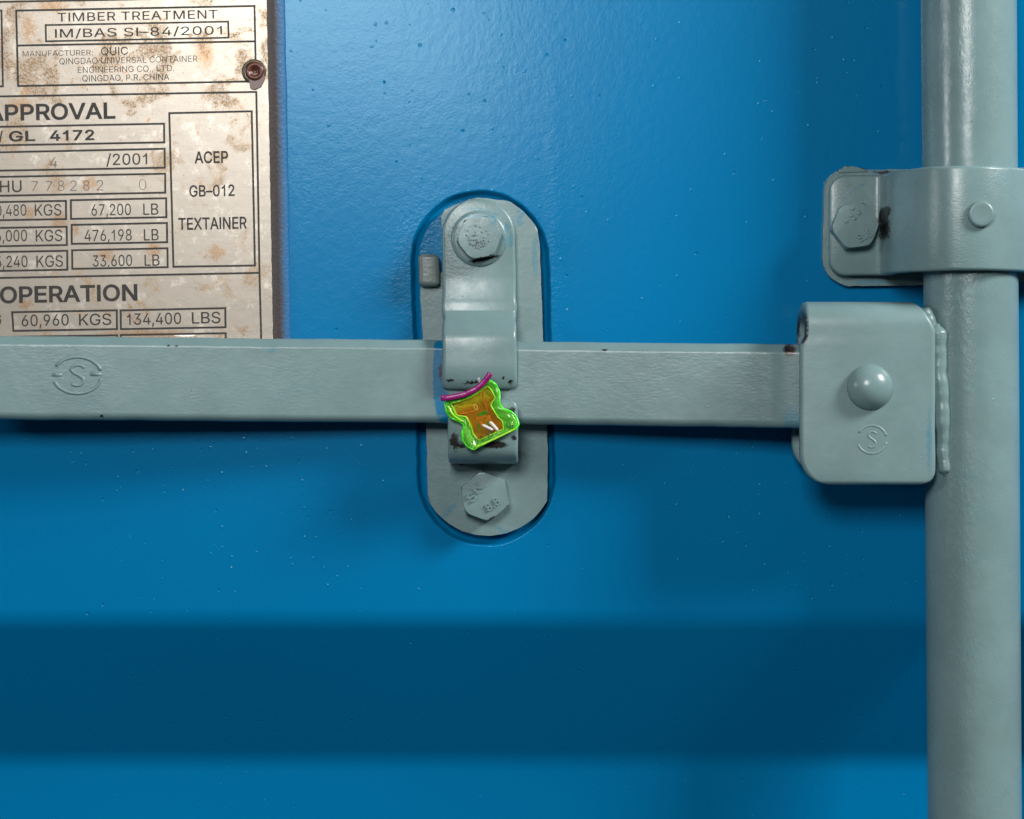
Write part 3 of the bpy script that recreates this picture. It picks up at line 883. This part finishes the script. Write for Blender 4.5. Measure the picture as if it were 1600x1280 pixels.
for q, (y, d) in zip(path, prof):
    q.x = X(747 + (y - 311) * .012, 8)
path = catmull(path, 8)
hw = mm(57 / S)


def cap_round(r):
    return lambda s: r * (1 - math.sqrt(max(0, 1 - ((r - s) / r) ** 2))) if s < r else 0.0


tip = cap_round(hw * .995)
bot = cap_round(mm(2.6))


def strap_w(s, L):
    return hw - tip(s) - bot(L - s) + .0003 * math.exp(-((s - .0385) / .002) ** 2) - .0003 * math.exp(-((s - .045) / .0022) ** 2)


bm = bmesh.new()
sweep(bm, path, (1, 0, 0), lambda s, L: strap_w(s, L) + .0004 * sstep(L - .012, L, s), strap_w, 5.0, 1.3, .5, (.9, 1.9), .12, 3)
obj('hasp_strap', bm, strap_paint, catch, smooth=60, weighted=False)

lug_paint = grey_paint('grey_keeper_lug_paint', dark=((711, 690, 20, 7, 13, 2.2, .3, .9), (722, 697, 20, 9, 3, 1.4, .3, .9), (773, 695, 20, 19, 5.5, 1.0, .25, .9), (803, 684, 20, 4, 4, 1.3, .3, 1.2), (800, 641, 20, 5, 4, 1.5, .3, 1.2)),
                       blue=((797, 650, 20, 5, 10, 1.4, .3), (699, 660, 20, 3, 8, 1.2, .3), (706, 728, 2, 2, 12, .8, .3)), peel=.04)
prof = [(716, -2), (716, 6), (715, 12), (712, 16.5), (705, 19.4), (692, 20.2), (670, 20.4), (645, 20.4), (624, 20.2)]
path = catmull([Vector((X(754, 19), -d / 1000, Z(y, 19))) for (y, d) in prof], 6)
bm = bmesh.new()
topr = cap_round(mm(3.5))
sweep(bm, path, (1, 0, 0), lambda s, L: mm(12.0) - topr(L - s), lambda s, L: mm(12.3) - topr(L - s), 4.6, 1.2, .6, (0, 1.6), .3, 8)
obj('keeper_lug', bm, lug_paint, catch, smooth=60, weighted=False)
peg_paint = grey_paint('grey_stop_peg_paint', peel=.03, tint=(.17, .22, .215))
bm = bmesh.new()
sweep(bm, [P(671.5, 448, 2.5), P(671, 425, 2.5), P(670, 397.5, 2.5)], (1, 0, 0), lambda s, L: mm(3.75), lambda s, L: mm(3.75), 9.0, 1.7, .5, (1.7, 1.7))
obj('stop_peg', bm, peg_paint, catch, smooth=60, weighted=False)

bolt_paint = grey_paint('grey_bolt_paint', peel=.03, flecks=.3,
                        blue=((748, 337, 13, 26, 2.5, .9, .3, .9), (789, 372, 10, 2, 20, .9, .3, .9), (772, 345, 12, 4, 8, .9, .3), (790, 800, 4, 16, 3, 1.4, .3, .9, 40)),
                        dark=((770, 810, 4, 8, 3, 1.3, .3, 1.2, 30), (757, 404, 11, 24, 2.5, .8, .3, .9, 12)))


def hexbolt(bm, px, py, d0, d1, r_px, rot, dome=.25):
    c = P(px, py, d1)
    r = r_px / S
    k = (D - d1) / D
    r *= k
    seg = 72
    rings = []
    for (f, h) in ((1.0, d0 - d1), (1.0, -1.5), (.99, -1.2), (.955, -.5), (.925, -.08), (.90, 0.0), (.55, dome * .3), (0, dome * .4)):
        ring = []
        for i in range(seg):
            a = 2 * math.pi * i / seg
            b = (a - math.radians(rot)) % (math.pi / 3) - math.pi / 6
            hexr = r * math.cos(math.pi / 6) / math.cos(b)
            circ = r * .915
            t = sstep(1.0, .925, f)
            rr = hexr * min(f, 1) * (1 - t) + (circ * min(f / .925, 1)) * t
            rr = min(rr, hexr * .985) if f < 1 else hexr
            if f == 0:
                rr = 1e-5
            ring.append(bm.verts.new(c + Vector((mm(rr) * math.cos(a), -mm(h), mm(rr) * math.sin(a)))))
        rings.append(ring)
    for a, b in zip(rings, rings[1:]):
        for i in range(seg):
            bm.faces.new((a[i], a[(i + 1) % seg], b[(i + 1) % seg], b[i]))
    bm.faces.new(rings[-1])
    bm.faces.new(rings[0][::-1])


GB = 'hex bolts holding the grey fittings'
bm = bmesh.new()
hexbolt(bm, 749, 371, 7, 15.0, 36.5, 10)
for i in range(17):      # lumpy forged mark
    a = 2 * math.pi * i / 17
    rr = random.uniform(15, 21) if i % 3 else random.uniform(7, 12)
    c = P(749 + rr * math.cos(a), 371 - rr * math.sin(a), 14.75)
    lathe(bm, c, [(0, .5), (.35, .42), (random.uniform(.6, .95), .1), (1.0, -.2)], 12)
text(bm, 'S', 741, 374, 15, 16, 14.8, 20, .01, .7, True)
text(bm, '8.8', 752, 381, 16, 10, 14.8, 20, .01, .7, True)
bolt1 = obj('bolt', bm, bolt_paint, catch, 'worn flanged bolt at the top of the hasp')
bm = bmesh.new()
lathe(bm, P(748.5, 373, 7.5), [(0, 1.6), (8.4, 1.6), (9.4, 1.3), (9.9, .6), (10.0, -.5), (10.0, -1)], 64)
obj('washer', bm, bolt_paint, bolt1, smooth=50)
bm = bmesh.new()
hexbolt(bm, 757.5, 775.5, 1.0, 9.5, 40.5, 40)
text(bm, 'S', 737, 777, 13, 14, 9.6, 52, .03, .6, True)
text(bm, 'N', 746, 762, 15, 14, 9.6, 52, .03, .6, True)
text(bm, '8.8', 770, 788, 24, 12, 9.6, 36, .02, .6, True)
obj('bolt', bm, bolt_paint, catch, 'plain hex bolt below the handle bar')

# ================================================================== rod, hub bracket, pivot pin
rod_root = thing('locking_rod', 'upright grey steel locking tube with welded hub bracket at the right edge', 'locking rod', P(1520, 1330, 0))
rod_paint = grey_paint('grey_rod_paint', rough=.25, peel=.075, flecks=.45, streak=(1.0, 1.0, .5))
RC = 22.5
bm = bmesh.new()
seg = 96
rows = []
for y in np.linspace(-350, 1630, 100):
    xl, xr_ = 1439.5 + y * .0082, 1587.5 + y * .0062
    cx_ = X((xl + xr_) / 2, RC)
    rr = (X(xr_, RC) - X(xl, RC)) / 2
    zc = Z(y, RC)
    rows.append([bm.verts.new((cx_ + rr * math.cos(2 * math.pi * k / seg), -RC / 1000 - rr * math.sin(2 * math.pi * k / seg), zc)) for k in range(seg)])
for a, b in zip(rows, rows[1:]):
    for k in range(seg):
        bm.faces.new((a[k], a[(k + 1) % seg], b[(k + 1) % seg], b[k]))
obj('tube', bm, rod_paint, rod_root, smooth=0, weighted=False)

hub_paint = grey_paint('grey_hub_paint', peel=.022, flecks=.3, rough=.36,
                       dark=((1247, 512, 20, 6, 27, 1.4, .25, .9), (1238, 532, 22, 7, 9, 1.6, .3, .9)),
                       blue=((1450, 690, 35, 3, 45, 1.6, .5, .6), (1380, 757, 36, 50, 2, 1, .4)))
HF = 37.0    # front of the bracket
prof = [(742, 9.5), (690, 9.5), (560, 9.5), (515, 9.8), (497, 11.5), (487, 15.5), (482, 20), (480.5, 26), (482, 30), (488, 33.4), (500, 34.9), (520, 35.1), (560, 35.1), (650, 35.1), (758, 35.1)]
bxl, bxr = 1250, 1462
xc = X(1356, HF)
path = catmull([Vector((xc, -d / 1000, Z(y, HF))) for (y, d) in prof], 8)
half = X(bxr, HF) - xc
bm = bmesh.new()
rbig = cap_round(mm(10.5))
rsm = cap_round(mm(5))


def hub_left(s, L):
    v = half
    v -= rbig(L - s) + rbig(s)
    f = L - s                       # distance from the front bottom edge
    notch = sstep(.0475, .0515, f) * sstep(.125, .110, f)
    return v - mm(1.9) * notch


def hub_right(s, L):
    f = L - s
    return half - rsm(L - s) - rbig(s) - mm(6.0) * sstep(.052, .064, f) * sstep(.125, .108, f)


sweep(bm, path, (1, 0, 0), hub_left, hub_right, 4.6, 1.5, .7, (1.0, 1.5), .15, 2)
hub = obj('hub_bracket', bm, hub_paint, rod_root, smooth=60, weighted=False)
bm = bmesh.new()
c0 = P(1358.5, 605, HF)
r = 36 / S * .965
lathe(bm, c0, [(0, r * .80)] + [(r * math.sin(math.radians(a)), r * .80 * math.cos(math.radians(a))) for a in range(6, 91, 6)] + [(r, -1)], 64)
obj('pivot_pin', bm, grey_paint('grey_pin_paint', peel=.02, flecks=.05, rough=.27), hub, smooth=0)


def s_mark(bm, px, py, rx, ry, d, w_, tilt=0, gap=True, slope=0.0):
    """cast emblem: an S inside a broken ring, as raised strokes"""
    def T_(u, v):
        a = math.radians(tilt)
        return P(px + (u * math.cos(a) - v * math.sin(a)) * rx, py - (u * math.sin(a) + v * math.cos(a)) * ry, d + slope * u * rx)
    for a0, a1 in ((15, 150), (200, 350)):
        tube(bm, [T_(math.cos(math.radians(a0 + (a1 - a0) * k / 24)), math.sin(math.radians(a0 + (a1 - a0) * k / 24))) for k in range(25)], mm(w_), 8)
    s_ = [(.30, .42), (.12, .55), (-.12, .52), (-.25, .34), (-.15, .15), (.08, -.02), (.24, -.2), (.22, -.42), (.02, -.56), (-.24, -.48)]
    tube(bm, [T_(*q) for q in [tuple(v) for v in catmull([(a, b, 0) for a, b in s_], 5)] for q in [q[:2]]], mm(w_), 8)
    if gap:
        tube(bm, [T_(-1.02, .02), T_(-.62, .02)], mm(w_), 8)
        tube(bm, [T_(.55, .05), T_(1.0, .05)], mm(w_), 8)


bm = bmesh.new()
s_mark(bm, 1362, 687, 23, 22, HF - .05, .62, 0, False)
obj('cast_mark', bm, hub_paint, hub, smooth=0, weighted=False)
# weld run joining bracket and tube
weld_paint = grey_paint('grey_weld_paint', peel=.09, flecks=.9)
bm = bmesh.new()


def rip(t, fs, ph):
    return sum(math.sin(t * f + ph * (i + 1) * 1.7) / (1 + i * .4) for i, f in enumerate(fs)) / len(fs)


pts = [P(1464 + t * 14 + 2.2 * rip(t, (11, 23, 37), 1), 506 + t * 238, 33.5 + .4 * rip(t, (9, 21), 2)) for t in np.linspace(0, 1, 160)]
tube(bm, pts, .002, 20, lambda t: mm(3.3 - .8 * t + .35 * rip(t, (13, 31, 67), 4) - 2.6 * sstep(.06, 0, t) - 1.6 * sstep(.96, 1, t)))
pts = [P(1438 + 27 * t + 2 * rip(t, (7, 15), 3), 481 + 46 * t, 32.2) for t in np.linspace(0, 1, 60)]
tube(bm, pts, .002, 16, lambda t: mm(2.6 + .35 * rip(t, (8, 19), 7) - 2.0 * sstep(.2, 0, t)))
obj('weld_bead', bm, weld_paint, hub, smooth=0, weighted=False)

# ================================================================== rod guide clamp
guide = thing('rod_guide', 'grey clamp bracket bolted at upper right, wrapping round the upright tube', 'bracket', P(1400, 447, 0))
base_paint = grey_paint('grey_guide_base_paint', blue=((1360, 441, 2, 26, 4, 1.6, .3, .7), (1375, 268, 2, 18, 3, 1.6, .3)), dark=((1380, 270, 2, 14, 3, 1.4, .4, .9),), peel=.05)
bm = bmesh.new()
prism(bm, [tuple(q) for q in resample(arc(1318, 296, 30, 175, 90, 10) + [(1640, 261), (1640, 440), (1420, 446)] + arc(1330, 402, 45, 270, 180, 14), 260)], -1, 3.0, .35, 3, .2)
prism(bm, [(1310, 271), (1312, 265), (1319, 262), (1324, 258), (1330, 262), (1341, 262), (1352, 263), (1356, 270)], .3, 3.4, .5, 2, .8)
obj('base_plate', bm, base_paint, guide)
gs_paint = grey_paint('grey_guide_strap_paint', peel=.05, flecks=.35, streak=(.6, 1, 1.6),
                      blue=((1348, 288, 8, 3.2, 3.6, .7, .25, .9),),
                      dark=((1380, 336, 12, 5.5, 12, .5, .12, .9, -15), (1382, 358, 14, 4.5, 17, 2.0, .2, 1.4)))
half_g = [(1296, 6.0), (1330, 6.0), (1360, 6.0), (1374, 6.2), (1384, 7.6), (1391, 11.5), (1397, 17.0), (1405, 22.0), (1418, 26.4), (1438, 32.2), (1460, 37.2), (1487, 40.6), (1516, 41.6)]
prof = half_g + [(1516 * 2 - x, d) for (x, d) in half_g[-2::-1]]
zt, zb = Z(266, 20), Z(429.5, 20)
zt, zb = Z(273, 8), Z(430.5, 8)
zm = (zt + zb) / 2
pp = []
for (x, d) in prof:
    pp.append(Vector((X(x, d + 2), -d / 1000, zm)))
path = catmull(pp, 8)
rg = cap_round(mm(6.0))
hh = (zt - zb) / 2
bm = bmesh.new()
sweep(bm, path, (0, 0, 1), lambda s, L: hh - rg(s) - rg(L - s), lambda s, L: hh - rg(s) - rg(L - s), 4.2, 1.1, .7, (.8, .8), .12, 5)
obj('guide_strap', bm, gs_paint, guide, smooth=60, weighted=False)
bm = bmesh.new()
hexbolt(bm, 1337, 352.5, 6.5, 14.5, 39, 8)
text(bm, '8.8', 1351, 368, 26, 12, 14.5, 28, .012, .6, True)
for (qx, qy) in ((1332, 326), (1342, 333), (1330, 337), (1322, 346), (1335, 342)):
    lathe(bm, P(qx, qy, 14.4), [(0, .5), (.5, .4), (1.0, .1), (1.2, -.2)], 12)
obj('bolt', bm, bolt_paint, guide, 'hex bolt through the ear of the clamp')
bm = bmesh.new()
lathe(bm, P(1532, 335, 43.2), [(0, 2.0), (2.6, 2.05), (3.5, 2.15), (4.1, 2.0), (4.5, 1.5), (4.55, .4), (4.6, -1)], 48)
obj('rivet', bm, gs_paint, guide, smooth=60)

# ================================================================== handle bar
bar_paint = grey_paint('grey_handle_bar_paint', peel=.036, rough=.31, flecks=.5, streak=(.45, 1, 1.3),
                       bare=((686, 585, 14, 9.5, 66, 1.3, .12, .8), (693, 630, 14, 13, 20, 1.4, .12, .9), (700, 656, 14, 14, 7, 1, .4)),
                       blue=((1238, 655, 27, 12, 18, 2.0, .5, .7), (425, 547, 20, 8, 4, 2, .7)),
                       rust=((1234, 547, 27, 9, 9, 1.6, .3, .7), (688, 580, 17, 2, 14, 1.4, .5, 1.4)),
                       dark=((158, 650, 24, 3, 2, .8, .3, 1), (263, 541, 22, 3, 1.6, .8, .3, 1), (275, 541, 22, 3, 1.6, .8, .3, 1), (1231, 546, 27, 4, 4, 1.2, .3, .9), (945, 547, 20, 4, 1.5, .8, .3, 1)))
bar_pts = [(-112, 588, 20.5), (0, 590.5, 19), (200, 592, 16.4), (400, 594, 13), (600, 595.5, 9.3), (750, 597.5, 8.1), (900, 599.5, 10.0), (1050, 601.5, 14.5), (1150, 602.5, 17), (1205, 603, 19.3), (1240, 603.5, 21.4), (1300, 604, 22.2), (1400, 604.5, 22.2)]
path = catmull([P(x, y, d) for x, y, d in bar_pts], 8)
bm = bmesh.new()
hb = mm(14.55)
sweep(bm, path, (0, 0, 1), lambda s, L: hb, lambda s, L: hb, 11.0, 2.7, 1.0, (2, 2), .2, 11, True)
bar_org = P(700, 600, 12)
bar = obj('handle_bar', bm, bar_paint, None, smooth=60, weighted=True, origin=bar_org)
bar['label'] = 'long flat grey steel handle bar lying across the door under the plate'
bar['category'] = 'handle'
# depth of the bar's face under the mark
BAR_D = min(path, key=lambda q: abs(q.x - X(121, 18))).y * -1000 + 5.5 - .5
bm = bmesh.new()
s_mark(bm, 121, 586.5, 38, 28.5, BAR_D, .8, 0, True, -.0125)
obj('cast_mark', bm, bar_paint, bar, smooth=0, weighted=False)

# ================================================================== seal
seal = thing('security_seal', 'small fluorescent green and amber plastic seal with purple strip on the catch', 'seal', P(752, 700, 26))


def zp(a):      # coordinates read off the 7.53x enlargement of the photo
    return [(660 + x / 7.53, 560 + y / 7.53) for x, y in a]


def plastic(name, col, rough=.12, trans=.45, ior=1.45, sss=0.0):
    m = N(name)
    m.put(m.b.inputs['Base Color'], m.mix(m.noise(.7, 3), tuple(v * .85 for v in col), tuple(min(1, v * 1.1) for v in col)))
    m.b.inputs['Roughness'].default_value = rough
    m.b.inputs['Transmission Weight'].default_value = trans
    m.b.inputs['IOR'].default_value = ior
    m.put(m.b.inputs['Normal'], m.bump(m.noise(.5, 2), .001, .25))
    return m.m


green = plastic('fluorescent_green_plastic', (.28, 1.0, .10), .10, .6)
bright_green = plastic('edge_lit_green', (.10, .95, .04), .15, .05)  # light gathered along the shell's outer edge, put into the colour
lime = plastic('edge_lit_lime', (.42, .90, .03), .12, .15)  # lit inner and lower edges of the shell, painted lime
m = N('amber_plastic_insert')
yz_ = m.new('ShaderNodeSeparateXYZ')
m.t.links.new(m.pos, yz_.inputs[0])
down = m.ramp(m.ma('ADD', yz_.outputs[2], m.ma('MULTIPLY', yz_.outputs[0], -.35)), 5.0, 8.0)
c = m.mix(m.noise(.35, 3), (.75, .21, .015), (.62, .27, .03))
c = m.mix(down, c, (.72, .55, .04))
m.put(m.b.inputs['Base Color'], c)
m.b.inputs['Roughness'].default_value = .15
m.b.inputs['Transmission Weight'].default_value = .1
amber = m.m
purple = plastic('purple_plastic_strip', (.28, .006, .16), .25, .1)
outer = zp(round_poly([(255, 515), (400, 490), (560, 435), (690, 345), (795, 250), (865, 300), (912, 390), (908, 530), (950, 595), (1050, 628), (1110, 690), (1142, 775), (1100, 840), (900, 925), (590, 1083), (515, 1035), (468, 960), (462, 880), (492, 790), (450, 755), (330, 700), (272, 620)], 24, 4))
inner = zp(round_poly([(332, 528), (430, 508), (560, 462), (690, 382), (770, 322), (815, 385), (858, 462), (800, 548), (830, 600), (885, 690), (940, 740), (955, 835), (800, 900), (655, 968), (600, 890), (572, 800), (515, 690), (405, 672)], 18, 4))
d0, d1 = 23.0, 26.6
# wall of the housing: ring between outer and inner outline, plus a thin floor
bm = bmesh.new()


n_ = 160
ro, ri = resample(outer, n_), resample(inner, n_)
cent = sum(ro, Vector((0, 0))) / n_
loops = []
for (u, d) in ((0.0, d0), (0.0, d1 - 1.0), (.08, d1 - .4), (.22, d1), (.45, d1 - .1), (.7, d1 - .5), (.9, d1 - .9), (1.0, d1 - 1.5), (1.0, d0 + .8)):
    loops.append([bm.verts.new(P(*(a.lerp(b, u)), d + (.9 * noise.noise(Vector((a.x * .07, a.y * .07, u * 2))) if d > d0 + 1 else 0))) for a, b in zip(ro, ri)])
for a, b in zip(loops, loops[1:]):
    for k in range(n_):
        bm.faces.new((a[k], a[(k + 1) % n_], b[(k + 1) % n_], b[k]))
bm.faces.new(loops[-1])
bm.faces.new(loops[0][::-1])
obj('housing', bm, green, seal, smooth=60, weighted=False)
bm = bmesh.new()
prism(bm, [tuple(q * .985 + cent * .015) for q in ri], d0 + .9, d0 + 1.7, .1, 1)
ins = obj('insert', bm, amber, seal)
bm = bmesh.new()
pts = [P(*q, d0 + 2.3) for q in zp([(400, 665), (500, 650), (620, 612)])]
tube(bm, pts, mm(.28), 8)
pts = [P(*q, d0 + 2.1) for q in zp([(690, 380), (730, 500), (770, 640)])]
tube(bm, pts, mm(.32), 8)
for a in ([(630, 690), (745, 650), (760, 690), (640, 735)], [(660, 745), (705, 735), (715, 790), (680, 800)], [(755, 690), (800, 670), (815, 730), (770, 745)]):
    prism(bm, zp(a), d0 + 1.65, d0 + 1.95, .1, 2)
obj('catch_teeth', bm, plastic('orange_plastic_teeth', (.85, .24, .03), .25, 0), seal)
bm = bmesh.new()
prism(bm, zp([(650, 660), (755, 598), (770, 640), (745, 665), (660, 690)]), d0 + 1.65, d0 + 2.0, .1, 2)
prism(bm, zp([(640, 765), (660, 760), (690, 850), (672, 860)]), d0 + 1.6, d0 + 2.0, .15, 2)
prism(bm, zp([(755, 740), (775, 735), (800, 790), (780, 800)]), d0 + 1.6, d0 + 2.0, .15, 2)
obj('window_tab', bm, green, seal)
m = N('clear_lime_window')
m.b.inputs['Base Color'].default_value = (.93, 1.0, .62, 1)
m.b.inputs['Transmission Weight'].default_value = 1.0
m.b.inputs['Roughness'].default_value = .03
m.b.inputs['IOR'].default_value = 1.35
m.put(m.b.inputs['Normal'], m.bump(m.noise(.35, 2), .001, .12))
bm = bmesh.new()
prism(bm, [tuple(q) for q in ri], d1 - 1.1, d1 - .7, .1, 1)
obj('window', bm, m.m, seal)
bm = bmesh.new()
rr_ = resample(outer, 120)
cl_ = [P(*(a.lerp(cent, .02)), d1 - .55 + .9 * noise.noise(Vector((a.x * .07, a.y * .07, .1)))) for a in rr_]
tube(bm, cl_ + [cl_[0], cl_[1]], mm(.42), 8, lambda t: mm(.40 + .22 * noise.noise(Vector((t * 9, 3, 0)))))
obj('edge_light_rim', bm, bright_green, seal, smooth=0, weighted=False)  # added tube: the edge-lit look of the translucent shell as bright colour
bm = bmesh.new()
cl_ = [P(*q, d1 - .55) for q in ri]
tube(bm, cl_ + [cl_[0], cl_[1]], mm(.25), 8, lambda t: mm(.22 + .16 * noise.noise(Vector((t * 11, 5, 0)))))
tube(bm, catmull([P(*q, d1 - .2) for q in zp([(600, 1060), (800, 970), (960, 895), (1090, 830)])], 6), mm(.42), 8)
tube(bm, catmull([P(*q, d1) for q in zp([(300, 560), (340, 640), (400, 700), (470, 745)])], 6), mm(.4), 8)
obj('edge_light_ridge', bm, lime, seal, smooth=0, weighted=False)  # added tubes painting the glow along the shell's inner and lower edges
white = plain('white_wire_coating', (.75, .70, .68), .4)
for a in ([(700, 782), (832, 846)], [(790, 742), (893, 855)]):
    bm = bmesh.new()
    q = [P(*v, d0 + 3.1) for v in zp(a)]
    tube(bm, [q[0].lerp(q[1], t) for t in np.linspace(0, 1, 12)], .0005, 10, lambda t: mm(.55) * math.sqrt(max(.02, 1 - (2 * t - 1) ** 8)))
    obj('wire_end', bm, white, seal, smooth=0)
bm = bmesh.new()
q = [P(*v, d1 - 1) for v in zp([(655, 232), (672, 262), (680, 300)])]
tube(bm, catmull(q, 5), mm(.42), 8)
obj('wire_end', bm, white, seal, smooth=0)
bm = bmesh.new()
cp = [P(*q, d1 - .4) for q in zp([(215, 470), (330, 462), (450, 438), (560, 398), (660, 338), (740, 262), (785, 200), (800, 172)])]
sweep(bm, catmull(cp, 8), (0, 1, 0), lambda s, L: mm(2.2), lambda s, L: mm(1.4), 2.0, .6, .4, (.4, .4))
obj('purple_strip', bm, purple, seal, smooth=60, weighted=False)
bm = bmesh.new()
text(bm, '0', 660 + 628 / 7.53, 560 + 575 / 7.53, 5.5, 9, d1 - .6, 25, .0, centre=True)
obj('lettering', bm, plain('yellow_print', (.75, .55, .05), .4), seal, weighted=False, smooth=0)
bm = bmesh.new()
for (x, y, ch) in ((635, 975, '0'), (700, 945, 'C'), (762, 915, '1'), (800, 890, '0'), (1012, 782, '0'), (1045, 766, ',')):
    text(bm, ch, 660 + x / 7.53, 560 + y / 7.53, 6.0 if ch == '0' else 4.5, 8.5, d1 + .75, 25, .004, centre=True)
obj('serial_digits', bm, plain('dark_green_print', (.01, .06, .01), .4), seal, weighted=False, smooth=0)
